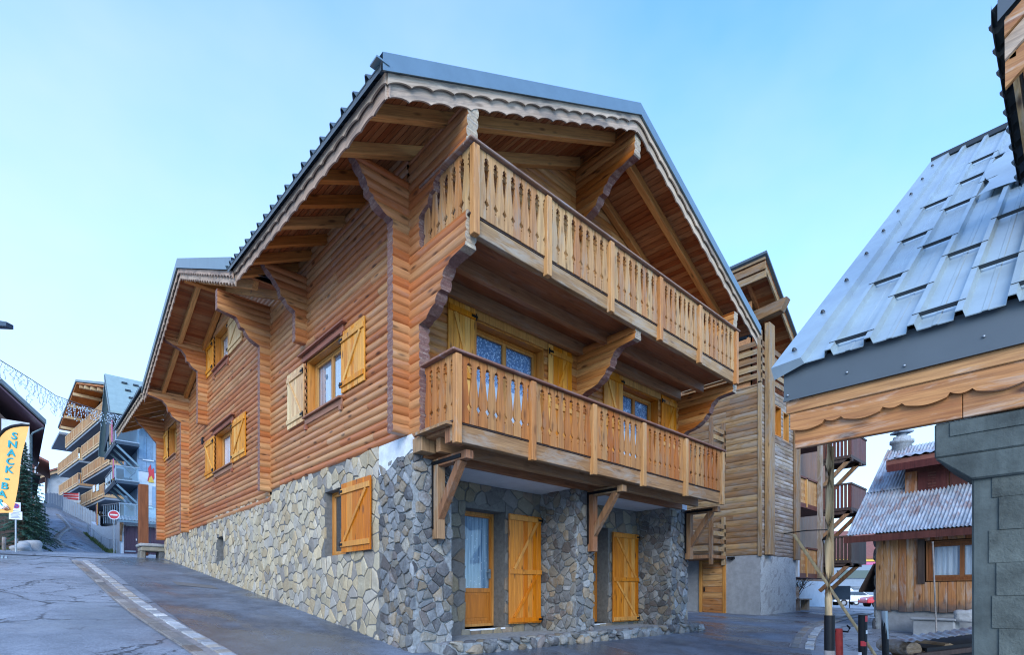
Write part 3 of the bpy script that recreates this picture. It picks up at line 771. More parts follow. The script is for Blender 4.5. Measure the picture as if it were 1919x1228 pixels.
# projecting log ends: corner and cross walls
def side_end(y, prof, z0, z1, name='log_end'):
    fr = Fr((0, y, 0), (-1,0,0), (0,-1,0)); m = MB(); log_end(m, fr, prof, .12, z0, z1); return m.build(name, [M['log_side'][0], M['end'], M['end']], chalet)
side_end(0.0, [(2.33,.29),(5.38,.29),(5.40,.33),(5.43,.44),(5.50,.555),(5.58,.60),(5.583,.66),(5.67,.675),(5.80,.75),(5.90,.83),(6.0,.89),(6.06,.91)], 2.33, 6.06)
side_end(3.74, [(4.93,.26),(5.50,.26),(5.53,.31),(5.58,.40),(5.66,.455),(5.69,.46),(5.693,.53),(5.84,.56),(6.0,.68),(6.14,.82),(6.3,.9),(6.32,.92)], 4.93, 6.26)
side_end(5.80, [(2.29,.26),(5.52,.26),(5.55,.34),(5.62,.47),(5.72,.555),(5.80,.58),(5.803,.66),(5.92,.70),(6.0,.76),(6.05,1.08),(6.06,1.12),(6.5,1.12)], 2.29, 6.48)
side_end(11.2, [(5.03,.29),(6.58,.29),(6.61,.36),(6.68,.46),(6.78,.51),(6.783,.57),(6.95,.60),(7.08,.70),(7.16,.90),(7.25,1.12),(7.42,1.14)], 5.03, 7.40)
side_end(13.5, [(2.0,.27),(5.6,.27),(5.63,.36),(5.72,.50),(5.84,.56),(5.843,.62),(6.05,.66),(6.19,.78),(6.25,1.0),(6.29,1.18),(6.5,1.2)], 2.0, 6.50)
side_end(17.4, [(2.02,.30),(5.72,.30),(5.80,.38),(6.05,.57),(6.2,.7),(6.35,.88),(6.5,.95),(6.6,1.0)], 2.02, 6.62)
def front_end(x, prof, z0, z1, endmat, face=M['log_front'][1], th=.14):
    fr = Fr((x, 0, 0), (0,-1,0), (-1,0,0)); m = MB(); log_end(m, fr, prof, th, z0, z1); return m.build('log_end', [face, endmat, M['end']], chalet)
MID = [(3.84,.20),(3.86,.24),(3.885,.40),(3.94,.53),(4.02,.65),(4.11,.725),(4.15,.74),(4.153,.80),(4.22,.815),(4.34,.86),(4.43,.95),(4.475,1.05),(4.49,1.36),(4.95,1.38)]
UPR = [(5.4,.22),(5.42,.30),(5.48,.44),(5.56,.53),(5.62,.55),(5.623,.62),(5.70,.65),(5.77,.74),(5.82,.92),(5.84,1.38),(6.3,1.42)]
front_end(0.0, [(2.29,.30),(3.86,.28)]+MID[1:]+[(4.96,1.38)], 2.29, 4.96, M['end_grey'], M['log_side'][1])
front_end(0.0, [(4.97,.30),(5.42,.27)]+UPR[1:]+[(6.34,1.42)], 4.97, 6.36, M['end_grey'], M['log_side'][1])
front_end(3.77, [(3.80,.12)]+MID+[(4.72,1.40)], 3.80, 4.74, M['end_grey'])
front_end(7.51, [(3.76,.12)]+MID+[(4.72,1.44)], 3.76, 4.74, M['end_grey'])
front_end(3.75, [(6.9,.16),(7.17,.16),(7.20,.28),(7.25,.42),(7.34,.53),(7.43,.58),(7.433,.66),(7.52,.70),(7.63,.82),(7.69,.98),(7.74,1.36),(8.25,1.38)], 6.9, 8.26, M['end_grey'])
front_end(7.51, [(5.3,.2),(5.62,.28),(5.72,.7),(5.80,.95),(5.84,1.36),(6.3,1.4)], 5.3, 6.28, M['end_grey'])

# windows and shutters on the side wall
def trims(win, fr, w_, mat, top=True, sill=True, extra=.14):
    u0, u1, z0, z1 = w_
    if top:
        t = MB(); t.fbox(fr, u0-.1, u1+.1, .03, .075, z1, z1+.12); t.fbox(fr, u0-extra-.06, u1+extra+.06, .03, .14, z1+.12, z1+.155); t.fbox(fr, u0-.1, u0-.04, .03, .1, z1-.08, z1-.001); t.build('lintel', mat, win, bevel=.004)
    if sill:
        t = MB(); t.fbox(fr, u0-.02, u1+.02, .03, .12, z0-.035, z0); t.fbox(fr, u0-.02, u1+.02, .03, .065, z0-.15, z0-.036); t.fbox(fr, u0-.02, u0+.06, .03, .085, z0-.25, z0-.151); t.fbox(fr, u1-.06, u1+.02, .03, .085, z0-.25, z0-.151); t.build('sill', mat, win, bevel=.004)
tm = wood('trim_stain', (.17,.062,.03), (.36,.15,.085), 1, .5, .3, None, 0, .1)
wn = window(chalet, SIDE, *W1, .13, M['frame'], M['blue_sheer']); trims(wn, SIDE, W1, tm)
shutter(chalet, SIDE, 1.27, 2.12, 3.50, 4.56, M['shutter'][2], .045, -1, 7, hinge_u=2.12)
shutter(chalet, SIDE, 3.80, 4.66, 3.42, 4.56, M['shutter_lit'], .045, 1, 7, hinge_u=3.80)
wn = window(chalet, SIDE, *W2, .13, M['frame'], M['sheer']); trims(wn, SIDE, W2, tm)
shutter(chalet, SIDE, 7.48, 8.56, 3.42, 4.52, M['shutter'][2], .045, -1, 7, hinge_u=8.56)
shutter(chalet, SIDE, 10.36, 11.28, 3.40, 4.52, M['shutter'][2], .045, 1, 7, hinge_u=10.36)
wn = window(chalet, SIDE, *W2u, .13, M['frame'], M['sheer']); trims(wn, SIDE, W2u, tm, top=False)
shutter(chalet, SIDE, 7.75, 8.95, 6.38, 7.30, M['shutter_lit'], .045, -1, 7, hinge_u=8.95)
shutter(chalet, SIDE, 10.44, 11.15, 6.40, 7.34, M['shutter'][2], .045, 1, 6, hinge_u=10.44)
wn = window(chalet, SIDE, *W3, .16, M['frame'], M['sheer'], 1); trims(wn, SIDE, W3, tm, top=False)
shutter(chalet, SIDE, 16.72, 17.35, 5.0, 6.1, M['shutter'][2], .045, 1, 5)
mb = MB(); mb.fbox(SIDE, 11.6, 11.75, .03, .07, 4.55, 4.75); mb.build('vent_cover', M['black'], chalet)
# front: French windows of the first floor
for (a, b), w_ in (((.66,1.2), FW1), ((4.56,5.2), FW2)):
    wn = window(chalet, FRONT, *w_, .16, M['frame'], M['lace'], 2, panel=0, fw=.05)
    t = MB(); t.fbox(FRONT, w_[0]-.5, w_[1]+.75, .02, .09, w_[3]+.17, w_[3]+.215); t.fbox(FRONT, w_[0]-.06, w_[1]+.06, .02, .05, w_[3], w_[3]+.16); t.build('lintel', M['frame'], wn, bevel=.004)
    c = MB(); c.fbox(FRONT, w_[0]+.12, w_[1]-.12, -.216, -.212, 2.47, 3.58); c.build('half_curtain', M['sheer'], wn)
    shutter(chalet, FRONT, a, b, 2.44, 4.60, M['shutter'][2], .03, -1, 5, mid=True, hinge_u=b)
    shutter(chalet, FRONT, w_[1]+.08, w_[1]+.72, 2.44, 4.58, M['shutter'][2], .03, 1, 5, mid=True, hinge_u=w_[1]+.08)
# attic door behind the upper balcony
window(chalet, FRONT, 4.6, 6.0, 4.95, 6.4, .12, M['frame'], M['sheer'], 2)

# ------------------------------------------------------------------ stone base
def gz(y): return G(0, y)
LW = (2.06, 2.93, .68, 1.88); VENT = (9.6, 10.25, .90, 1.58)
mb = MB(); stones(mb, SIDE, (.87, 17.5, -1.2, 2.36), .175, .195, .018, .026, 11, [LW, VENT], gz, lambda u: 2.345 if u < 5.8 else (2.22 if u < 10.5 else 2.08), roundness=0, dome=.05, jit=.49, rough=.006, drop=.22)
fl_ = mb.build('stone_wall', M['flag'], chalet)
mb = MB()
def holed(mb, fr, rect, holes, n0, n1):
    us = sorted({rect[0], rect[1], *[h[0] for h in holes], *[h[1] for h in holes]}); zs = sorted({rect[2], rect[3], *[h[2] for h in holes], *[h[3] for h in holes]})
    for a, b in zip(us, us[1:]):
        for c, d_ in zip(zs, zs[1:]):
            if any(h[0] <= a and b <= h[1] and h[2] <= c and d_ <= h[3] for h in holes): continue
            mb.fbox(fr, a, b, n0, n1, c, d_)
holed(mb, SIDE, (.6, 17.5, -1.6, 2.05), [LW, VENT], -.32, .012); mb.box(.0, .3, .6, 5.8, 2.05, 2.33); mb.box(0, .3, 5.8, 10.5, 2.05, 2.2)
mb.build('mortar', M['mortar_dark'], fl_)
wn = window(chalet, SIDE, LW[0], LW[1], LW[2], LW[3], .13, M['door_frame'], M['dark'], 1, lining=False)
shutter(chalet, SIDE, 1.04, 2.08, .70, 1.90, M['shutter_orange'], .06, -1, 5, hinge_u=2.08)
mb = MB(); mb.fbox(SIDE, 9.6, 10.25, -.3, -.2, .9, 1.58); mb.build('vent_panel', M['cement'], chalet)
# corner pillar and the two front pillars, field stones in grey mortar
def pillar(x0, x1, seed, y1=.82, side=True, z1=2.0, y0=-.12):
    m = MB(); m.box(x0, x1, y0+.01, y1, -1.3, z1)
    core = None
    st = MB()
    stones(st, Fr((0, y0+.01, 0), (1,0,0), (0,-1,0)), (x0-.01, x1+.01, -1.05, z1), .175, .115, .018, .034, seed, roundness=1, dome=.10, jit=.40, rough=.011, drop=.28, rq=.13)
    if side: stones(st, Fr((x0, 0, 0), (0,1,0), (-1,0,0)), (y0-.01, y1, -1.05, z1), .175, .115, .018, .034, seed+1, roundness=1, dome=.10, jit=.40, rough=.011, drop=.28, rq=.13)
    o = st.build('stone_pillar', M['rubble'], chalet); m.build('mortar', M['mortar_light'], o); return o
pillar(0.0, .68, 21, .87, z1=2.05); pillar(3.6, 4.13, 31); pillar(7.0, 7.72, 41)
mb = MB(); mb.fbox(SIDE, -.1, .86, -.2, .028, 2.10, 2.325); 
mb.add([SIDE.p(-.1,.03,2.11), SIDE.p(.1,.03,2.02), SIDE.p(.3,.03,2.06), SIDE.p(.55,.03,1.92), SIDE.p(.86,.03,1.85), SIDE.p(.86,.03,2.11)]+[SIDE.p(u,-.01,z) for u, z in ((-.1,2.11),(.1,2.02),(.3,2.06),(.55,1.92),(.86,1.85),(.86,2.11))], [(0,1,2,3,4,5),(0,1,7,6),(1,2,8,7),(2,3,9,8),(3,4,10,9),(4,5,11,10)])
mb.build('plaster_patch', M['plaster'], chalet)
# recessed bay walls with doors
BAY = Fr((0,.82,0), (1,0,0), (0,-1,0))
D1, D2 = (1.66,2.62,-.66,1.54), (4.92,5.84,-.70,1.50)
st = MB(); stones(st, BAY, (.68, 3.6, -1.0, 2.0), .27, .23, .022, .022, 51, [D1], roundness=0, dome=.05, jit=.30, drop=.15)
o = st.build('bay_wall', M['rubble_wall'], chalet); m = MB(); holed(m, BAY, (.6, 3.7, -1.2, 2.0), [D1], -.5, .0); m.build('mortar', M['mortar_dark'], o)
st = MB(); stones(st, BAY, (4.13, 7.0, -1.0, 2.0), .27, .23, .022, .022, 52, [D2], roundness=0, dome=.05, jit=.30, drop=.15)
o = st.build('bay_wall', M['rubble_wall'], chalet); m = MB(); holed(m, BAY, (4.0, 7.1, -1.2, 2.0), [D2], -.5, 0); m.build('mortar', M['mortar_dark'], o)
for D in (D1, D2):
    dr = window(chalet, BAY, D[0], D[1], D[2]+.02, D[3], .32, M['door_frame'], M['blue_sheer'], 1, name='door', fw=.05, lining=False, panel=.55)
    h = MB(); h.fbox(BAY, D[1]-.14, D[1]-.10, -.33, -.29, .28, .46); h.tube([BAY.p(D[1]-.12,-.27,.40), BAY.p(D[1]-.24,-.26,.40)], .012, 6); h.build('handle', M['steel'], dr)
    h = MB(); h.fbox(BAY, D[0], D[1], -.5, .02, D[2]-.03, D[2]); h.build('threshold', M['ceiling'], dr)
shutter(chalet, BAY, 2.66, 3.53, -.60, 1.52, M['shutter_orange'], .06, 1, 7, mid=True, bar_far=.07, hinge_u=3.53)
shutter(chalet, BAY, 5.92, 6.93, -.68, 1.42, M['shutter_orange'], .06, -1, 7, mid=True, bar_far=.07, hinge_u=6.93)
mb = MB(); mb.box(.0, 7.72, -.12, 1.3, 2.002, 2.19); mb.build('bay_ceiling', M['ceiling'], chalet)
# raised step in front of the bays with a field-stone kerb
mb = MB(); mb.box(.3, 7.9, -.46, 1.3, -1.4, -.76); o = mb.build('front_step', M['mortar_light'], chalet)
st = MB(); stones(st, Fr((0,-.46,0), (1,0,0), (0,-1,0)), (.3, 7.9, -1.02, -.72), .24, .16, .03, .05, 61, roundness=2, dome=.4, rough=.012)
TOP = Fr((0,0,-.76), (1,0,0), (0,0,1))
for k in range(34):
    x = .4+k*.222; r_ = random.Random(900+k); a, b = r_.uniform(.08,.115), r_.uniform(.07,.1)
    pts = [(x+a*cos(t*pi/4)*r_.uniform(.85,1.1), -.37+b*sin(t*pi/4)*r_.uniform(.85,1.1)) for t in range(8)]
    st.add([(p[0], p[1], -.78) for p in pts]+[(p[0], p[1], -.745) for p in pts]+[(x+(p[0]-x)*.7, -.37+(p[1]+.37)*.7, -.725) for p in pts], [(i,(i+1)%8,8+(i+1)%8,8+i) for i in range(8)]+[(8+i,8+(i+1)%8,16+(i+1)%8,16+i) for i in range(8)]+[tuple(range(16,24))], 0, True)
st.build('kerb_stones', M['rubble'], o)

# ------------------------------------------------------------------ balconies
def baluster_mesh(h, w_=.158, name='baluster', mat=None, th=.026):
    prof = [(0,.98),(.15,.98),(.17,.84),(.185,.96),(.21,.86),(.25,.50),(.29,.84),(.33,.95),(.40,.93),(.50,.82),(.60,.66),(.70,.52),(.765,.46),(.78,.66),(.80,.48),(.84,.48),(.855,.72),(.875,.54),(.895,.60),(.925,.98),(1.0,.98)]
    m = MB(); n = len(prof)
    L = [(-w_/2*k, t*h) for t, k in prof]; Rr = [(w_/2*k, t*h) for t, k in prof]
    for y in (-th/2, th/2):
        for i in range(n-1): m.add([(L[i][0],y,L[i][1]),(Rr[i][0],y,Rr[i][1]),(Rr[i+1][0],y,Rr[i+1][1]),(L[i+1][0],y,L[i+1][1])], [(0,1,2,3)])
    out = L+Rr[::-1]; k = len(out)
    m.add([(p[0],-th/2,p[1]) for p in out]+[(p[0],th/2,p[1]) for p in out], [(i,(i+1)%k,k+(i+1)%k,k+i) for i in range(k)])
    return m
def balcony(yo, zb, zr, xs, ret, warm, beamh=.26, wavy=True):
    """front at y=-yo; posts at xs; ret = y where the side returns start"""
    b = MB(); y = -yo
    b.box(xs[0]+.02, xs[-1]-.02, y+.03, y+.13, zb+.02, zb+beamh)                    # front beam
    o = b.build('balcony', M['deckbeam'], chalet, bevel=.006)
    u = MB(); u.box(xs[0]+.05, xs[-1]-.05, y+.131, -.04, zb+beamh-.07, zb+beamh-.03)
    k = int(yo/.145); 
    for i in range(k): u.box(xs[0]+.02, xs[-1]-.02, y+.14+i*(yo-.2)/k, y+.14+(i+1)*(yo-.2)/k-.01, zb+beamh-.0295, zb+beamh)
    u.build('deck', M['underwood'], o)
    for yy, hh in ((y+yo*.52, .2), (-.12, .22)):
        j = MB(); j.box(xs[0]+.14, xs[-1]-.14, yy-.05, yy+.05, zb+beamh-.07-hh, zb+beamh-.071); j.build('joist', M['underwood'], o, bevel=.006)
    e = MB(); e.box(xs[0]-.02, xs[-1]+.02, y+.02, y+.09, zb+beamh+.001, zb+beamh+.022); e.build('drip_edge', M['dark_wood'], o)
    rr = MB(); rr.box(xs[0]-.06, xs[-1]+.06, y-.06, y+.10, zr-.035, zr); rr.box(xs[0]-.06, xs[0]+.08, y+.101, -ret, zr-.035, zr); rr.box(xs[-1]-.08, xs[-1]+.06, y+.101, -ret, zr-.035, zr)
    rr.box(xs[0]+.05, xs[-1]-.05, y+.03, y+.08, zr-.12, zr-.036)
    rr.build('rail', M['rail'], o, bevel=.008)
    pm = MB(); pm.box(-.05, .05, -.045, .045, 0, zr-zb-.036); 
    p0 = pm.build('post', M['post'], o, bevel=.005, origin=(0,0,0)); p0.location = V(xs[0]+.05, y-.0, zb-.02)-world_of(o)
    for x in xs[1:]: dup(p0, V(x-(.05 if x == xs[-1] else 0), y-.0, zb-.02)-world_of(o), o)
    z0 = zb+beamh+.024; h = zr-.04-z0; mat = M['baluster_warm'] if warm else M['baluster']
    bm_ = baluster_mesh(h); b0 = bm_.build('baluster', mat, o, origin=(0,0,0), recalc=True); first = True; r_ = random.Random(int(zb*100))
    def place(x, yy, rot):
        nonlocal first
        c = b0 if first else dup(b0, (0,0,0), o); first = False
        c.location = V(x, yy, z0-r_.uniform(0,.004))-world_of(o); c.rotation_euler = (r_.uniform(-.006,.006), 0, rot+r_.uniform(-.012,.012)); 
        c.scale = (r_.uniform(.96,1.02), 1, 1)
    for a, b_ in zip(xs, xs[1:]):
        w0, w1 = a+.055, b_-.055; n = 8
        if a == xs[0]: w0 += .04
        if b_ == xs[-1]: w1 -= .05
        for i in range(n): place(w0+(i+.5)*(w1-w0)/n, y+.017, 0)
    m_ = max(3, int((yo-ret-.06)/.17))
    for x in (xs[0]+.03, xs[-1]-.03):
        for i in range(m_): place(x, y+.06+(i+.5)*(yo-ret-.07)/m_, R(90))
    return o
lowb = balcony(1.10, 2.02, 3.245, [0.0, 1.46, 2.92, 4.39, 5.92, 7.56], .36, True)
upb = balcony(1.45, 4.64, 5.83, [0.02, 1.43, 2.93, 4.40, 5.84, 7.50], .30, False, .24)
# stub beams at the ends of the lower deck
for x, y0, y1 in ((.02,-.36,-.13), (.06,-.98,-.87)):
    m = MB(); m.box(x-.05, x+.20, y0, y1, 2.03, 2.24); m.build('deck_stub', M['timber'], chalet, bevel=.006)
m = MB(); m.box(-.10, .0, -1.06, -.30, 2.245, 2.285); m.build('deck_edge', M['deckbeam'], chalet)
# struts under the lower balcony
for x in (.36, 3.97, 7.62):
    o = MB(); o.box(x-.07, x+.07, -.30, -.165, .80, 1.98); br = o.build('bracket', M['timber'], chalet, bevel=.005)
    o = MB(); o.box(x-.065, x+.065, -.98, -.305, 1.87, 1.99); o.build('arm', M['timber'], br, bevel=.005)
    o = MB(); o.beam((x,-.25,1.12), (x,-.80,1.885), .11, .12, up=(0,1,.7)); o.build('brace', M['timber'], br, bevel=.005)
    o = MB(); o.box(x-.084, x-.072, -.20, -.165, .95, 1.95); o.box(x-.084, x-.067, -.86, -.201, 1.90, 1.95)
    o.build('strap', M['black'], br)

# ------------------------------------------------------------------ roof
YF = -1.45
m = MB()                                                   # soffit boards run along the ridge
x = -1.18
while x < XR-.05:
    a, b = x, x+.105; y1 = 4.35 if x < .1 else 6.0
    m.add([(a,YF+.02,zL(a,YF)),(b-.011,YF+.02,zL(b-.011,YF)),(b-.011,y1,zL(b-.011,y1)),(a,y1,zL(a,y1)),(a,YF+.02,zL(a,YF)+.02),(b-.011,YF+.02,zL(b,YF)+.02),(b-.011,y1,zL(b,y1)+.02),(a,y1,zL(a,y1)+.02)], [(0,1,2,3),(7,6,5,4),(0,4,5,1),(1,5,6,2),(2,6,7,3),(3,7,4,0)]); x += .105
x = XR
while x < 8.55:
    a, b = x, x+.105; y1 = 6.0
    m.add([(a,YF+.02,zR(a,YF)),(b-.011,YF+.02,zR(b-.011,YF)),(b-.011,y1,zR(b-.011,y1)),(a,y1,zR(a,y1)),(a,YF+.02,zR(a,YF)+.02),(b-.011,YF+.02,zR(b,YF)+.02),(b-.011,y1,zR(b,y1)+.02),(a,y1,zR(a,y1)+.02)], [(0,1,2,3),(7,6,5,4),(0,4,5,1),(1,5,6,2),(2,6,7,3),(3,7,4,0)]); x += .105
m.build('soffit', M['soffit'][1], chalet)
for y in (-.92, -.10, .62, 1.36, 2.1, 2.84, 3.55, 4.2):
    m = MB(); h = .2; xa, xb = -1.13, (XR-.02)
    m.hexa([(xa,y-.06,zL(xa,y)-h*.8),(xb,y-.06,zL(xb,y)-h),(xb,y+.06,zL(xb,y)-h),(xa,y+.06,zL(xa,y)-h*.8),(xa,y-.06,zL(xa,y)-.002),(xb,y-.06,zL(xb,y)-.002),(xb,y+.06,zL(xb,y)-.002),(xa,y+.06,zL(xa,y)-.002)])
    m.build('rafter', M['rafter_rise'], chalet, bevel=.006)
    m = MB(); xa, xb = XR+.02, 8.5
    m.hexa([(xa,y-.06,zR(xa,y)-h),(xb,y-.06,zR(xb,y)-h*.8),(xb,y+.06,zR(xb,y)-h*.8),(xa,y+.06,zR(xa,y)-h),(xa,y-.06,zR(xa,y)-.002),(xb,y-.06,zR(xb,y)-.002),(xb,y+.06,zR(xb,y)-.002),(xa,y+.06,zR(xa,y)-.002)])
    m.build('rafter', M['rafter_fall'], chalet, bevel=.006)
# sheet metal roof
m = MB()
rib_sheet(m, (-1.30,YF+.01,zL(-1.3,YF)+.10), (-1.30,4.42,zL(-1.3,4.42)+.10), (5.02,0,5.02*.5), rib=.315, rh=.06, rw=.06)
rib_sheet(m, (8.72,YF+.01,zR(8.72,YF)+.10), (8.72,17.8,zR(8.72,YF)+.12), (-5.0,0,5.0*.455), rib=.315)
m.add([(.6,4.42,zL(.6,4.42)+.06),(XR,4.42,zL(XR,4.42)+.06),(XR,17.6,zL(XR,4.42)+.06),(.6,17.6,zL(.6,4.42)+.0)], [(0,1,2,3)])
m.build('roof_sheet', M['metal'], chalet)
# rake flashings of the front gable
def flashing(A, B, h0, h1, out, name='flashing', mat=None, w_=.16):
    A, B = Vector(A), Vector(B); o_ = Vector(out); m = MB(); th = .012
    m.add([A+o_*.05+V(0,0,h0), B+o_*.05+V(0,0,h0), B+o_*.05+V(0,0,h1), A+o_*.05+V(0,0,h1), A-o_*w_+V(0,0,h1+.01), B-o_*w_+V(0,0,h1+.01), A+o_*.065+V(0,0,h0-.015), B+o_*.065+V(0,0,h0-.015), A+o_*.02+V(0,0,h0), B+o_*.02+V(0,0,h0)],
          [(0,1,2,3),(3,2,5,4),(6,7,1,0),(8,9,7,6)])
    return m.build(name, mat or M['flash'], chalet)
P0, PA, P1 = V(-1.28,YF,zL(-1.28,YF)), V(XR,YF,zL(XR,YF)), V(8.66,YF,zR(8.66,YF))
flashing(P0, PA, .015, .215, (0,-1,0)); flashing(PA, P1, .015, .215, (0,-1,0))
m = MB(); m.box(-1.36,-1.20,YF-.06,YF+.10,zL(-1.3,YF)+.11,zL(-1.3,YF)+.13); m.build('roof_corner', M['flash'], chalet)
m = MB(); m.add([(-1.29,YF-.03,zL(-1.29,YF)+.02),(-1.29,4.4,zL(-1.29,4.4)+.02),(-1.29,4.4,zL(-1.29,4.4)+.10),(-1.29,YF-.03,zL(-1.29,YF)+.10)], [(0,1,2,3)]); m.build('eave_flashing', M['alu_dark'], chalet)
# scalloped fascia boards in two layers
def fascia(A, B, out, axis, mats=M['fascia'], h1=.145, h2=.285, wv=.40, amp=.05):
    A, B, o_ = Vector(A), Vector(B), Vector(out)
    m = MB(); scallop(m, A+o_*.0, B+o_*.0, .022, h1, amp, wv, o_); scallop(m, A-o_*.045, B-o_*.045, .022, h2, amp, wv, o_, 0)
    return m.build('fascia_board', mats[axis], chalet, recalc=True)
fascia(P0+V(.08,0,.05), PA+V(0,0,.01), (0,-1,0), 0, mats=[M['fascia_rise']], h1=.125, h2=.265, wv=.34, amp=.038); fascia(PA+V(0,0,.01), P1+V(-.04,0,.03), (0,-1,0), 0, mats=[M['fascia_fall']], h1=.12, h2=.25, wv=.34, amp=.035)
fascia((-1.20,YF,zL(-1.2,YF)+.02), (-1.20,4.4,zL(-1.2,4.4)+.02), (-1,0,0), 1, h1=.12, h2=.25, wv=.34, amp=.035)
# cross gable over the rear part
XG = -1.22
GA, GP, GB = V(XG,4.25,zGab(4.25)), V(XG,8.86,8.2), V(XG,14.0,zGab(14.0))
m = MB()
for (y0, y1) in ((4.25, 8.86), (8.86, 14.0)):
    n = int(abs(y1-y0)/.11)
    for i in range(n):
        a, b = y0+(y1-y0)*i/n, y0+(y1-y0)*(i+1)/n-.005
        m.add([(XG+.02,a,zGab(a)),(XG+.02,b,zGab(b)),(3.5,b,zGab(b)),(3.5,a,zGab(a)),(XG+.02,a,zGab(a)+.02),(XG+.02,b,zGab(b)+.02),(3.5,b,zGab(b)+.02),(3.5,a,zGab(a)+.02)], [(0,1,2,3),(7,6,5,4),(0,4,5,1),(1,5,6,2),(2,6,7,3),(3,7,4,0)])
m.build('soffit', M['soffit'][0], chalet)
for xx in (-.75, -.12):
    for a, b in ((4.5, 8.84), (8.88, 13.9)):
        m = MB(); m.beam((xx, a, zGab(a)-.09), (xx, b, zGab(b)-.09), .11, .17); m.build('rafter', M['rafter_gable_rise' if a < 8 else 'rafter_gable_fall'], chalet, bevel=.006)
m = MB(); m.beam((-1.1, 8.86, 8.03), (.2, 8.86, 8.03), .16, .2); m.build('purlin', M['rafter'][0], chalet, bevel=.006)
m = MB(); rib_sheet(m, (XG-.02,4.15,zGab(4.15)+.10), (3.6,4.15,zGab(4.15)+.10), (0,4.71,4.71*.45), rib=.315); rib_sheet(m, (XG-.02,14.1,zGab(14.1)+.10), (3.6,14.1,zGab(14.1)+.10), (0,-5.24,5.24*.345), rib=.315)
m.build('roof_sheet', M['metal'], chalet)
flashing(GA, GP, .02, .25, (-1,0,0)); flashing(GP, GB, .02, .25, (-1,0,0))
fascia(GA, GP, (-1,0,0), 0, mats=[M['fascia_gable_rise']], h1=.14, h2=.27, wv=.22, amp=.05); fascia(GP, GB, (-1,0,0), 0, mats=[M['fascia_gable_fall']], h1=.14, h2=.27, wv=.26, amp=.045)
# low rear eave
def zE(x): return 6.56+.5*(x+1.2)
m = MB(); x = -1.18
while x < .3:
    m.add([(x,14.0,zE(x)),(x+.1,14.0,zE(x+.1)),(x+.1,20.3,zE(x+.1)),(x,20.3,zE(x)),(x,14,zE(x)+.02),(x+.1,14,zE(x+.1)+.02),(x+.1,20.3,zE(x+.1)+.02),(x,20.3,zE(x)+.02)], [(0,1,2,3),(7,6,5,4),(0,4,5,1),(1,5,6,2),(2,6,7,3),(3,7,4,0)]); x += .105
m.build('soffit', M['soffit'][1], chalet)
for k in range(7):
    y = 14.4+k*.9; m = MB(); m.beam((-1.1,y,zE(-1.1)-.08), (.3,y,zE(.3)-.09), .1, .16); m.build('rafter', M['rafter'][0], chalet, bevel=.006)
m = MB(); rib_sheet(m, (-1.3,13.9,zE(-1.3)+.1), (-1.3,20.4,zE(-1.3)+.1), (4,0,2), rib=.25, rh=.06); m.build('roof_sheet', M['metal'], chalet)
fascia((-1.2,14.0,zE(-1.2)+.02), (-1.2,20.3,zE(-1.2)+.02), (-1,0,0), 1, h1=.1, h2=.24, wv=.3, amp=.05)
# ------------------------------------------------------------------ weathered timber house on the right of the lane
b2 = thing('timber_house', 'narrow weathered timber house on a grey rendered base, right of the log chalet', 'house', (13.85,.7,-.85))
BX = Fr((13.85,0,0), (0,1,0), (-1,0,0)); BF = Fr((0,.7,0), (1,0,0), (0,-1,0))
m = MB(); m.box(13.85, 16.93, .701, 8, -1.4, 1.26); m.build('base_wall', M['cement'], b2)
m = MB(); k = 26
m.strip([[V(13.86+3.05*i/k, .695+.012*rnd.uniform(-1,1), -1.4+2.66*j/20) for i in range(k+1)] for j in range(21)], 0, True); m.build('roughcast_wall', M['roughcast'], b2)
m = MB(); log_wall(m, BX, 1.27, 6.95, .70, 8.0, [], bulge=.024, pitch=.20); m.build('side_siding', M['old_wood'][1], b2)
BW = ((15.0,15.55,5.45,6.5),(15.72,16.25,5.40,6.42))
m = MB(); log_wall(m, BF, 1.27, 6.95, 13.85, 16.95, BW, bulge=.022, pitch=.135); m.build('front_siding', M['old_grey'][0], b2)
m = MB(); m.box(14.0, 16.85, 1.1, 7.8, 1.3, 8.2); m.build('inner_core', M['dark'], b2)
for w_ in BW: window(b2, BF, *w_, .22, M['frame'], M['dark'], 1, fw=.04)
m = MB(); m.fbox(BF, 14.12, 14.55, .03, .20, 1.27, 9.0); m.build('post', M['old_wood'][2], b2, bevel=.01)
m = MB(); m.fbox(BF, 16.62, 17.02, .03, .14, 1.2, 8.2); m.build('post', M['old_wood'][2], b2, bevel=.01)
m = MB(); m.fbox(BF, 13.80, 13.92, -.06, .04, 1.22, 7.0); m.build('corner_board', M['old_wood'][2], b2)
m = MB()
for kk in range(5):
    z = 7.12+kk*.27; m.fbox(BX, .66, 3.5, .0, .04, z, z+.17); m.fbox(BF, 13.82, 16.6, .0, .04, z, z+.17)
m.build('loggia_slats', M['old_wood'][1], b2)
m = MB(); m.fbox(BX, .66, .78, -.08, .05, 6.95, 8.7); m.build('post', M['old_wood'][2], b2)
def zB(x): return 10.62-.72*(x-13.25)
m = MB(); n = 24
for i in range(n):
    a, b = 13.3+3.1*i/n, 13.3+3.1*(i+1)/n-.008
    m.add([(a,.3,zB(a)),(b,.3,zB(b)),(b,6,zB(b)),(a,6,zB(a)),(a,.3,zB(a)+.03),(b,.3,zB(b)+.03),(b,6,zB(b)+.03),(a,6,zB(a)+.03)], [(0,1,2,3),(7,6,5,4),(0,4,5,1),(1,5,6,2),(2,6,7,3),(3,7,4,0)])
m.build('soffit', M['soffit'][1], b2)
m = MB()
for y in (1.0, 2.1):
    m2 = MB(); m2.beam((13.35,y,zB(13.35)-.08),(16.3,y,zB(16.3)-.08),.09,.15,up=(0,0,1)); m2.build('rafter', M['soffit'][0], b2)
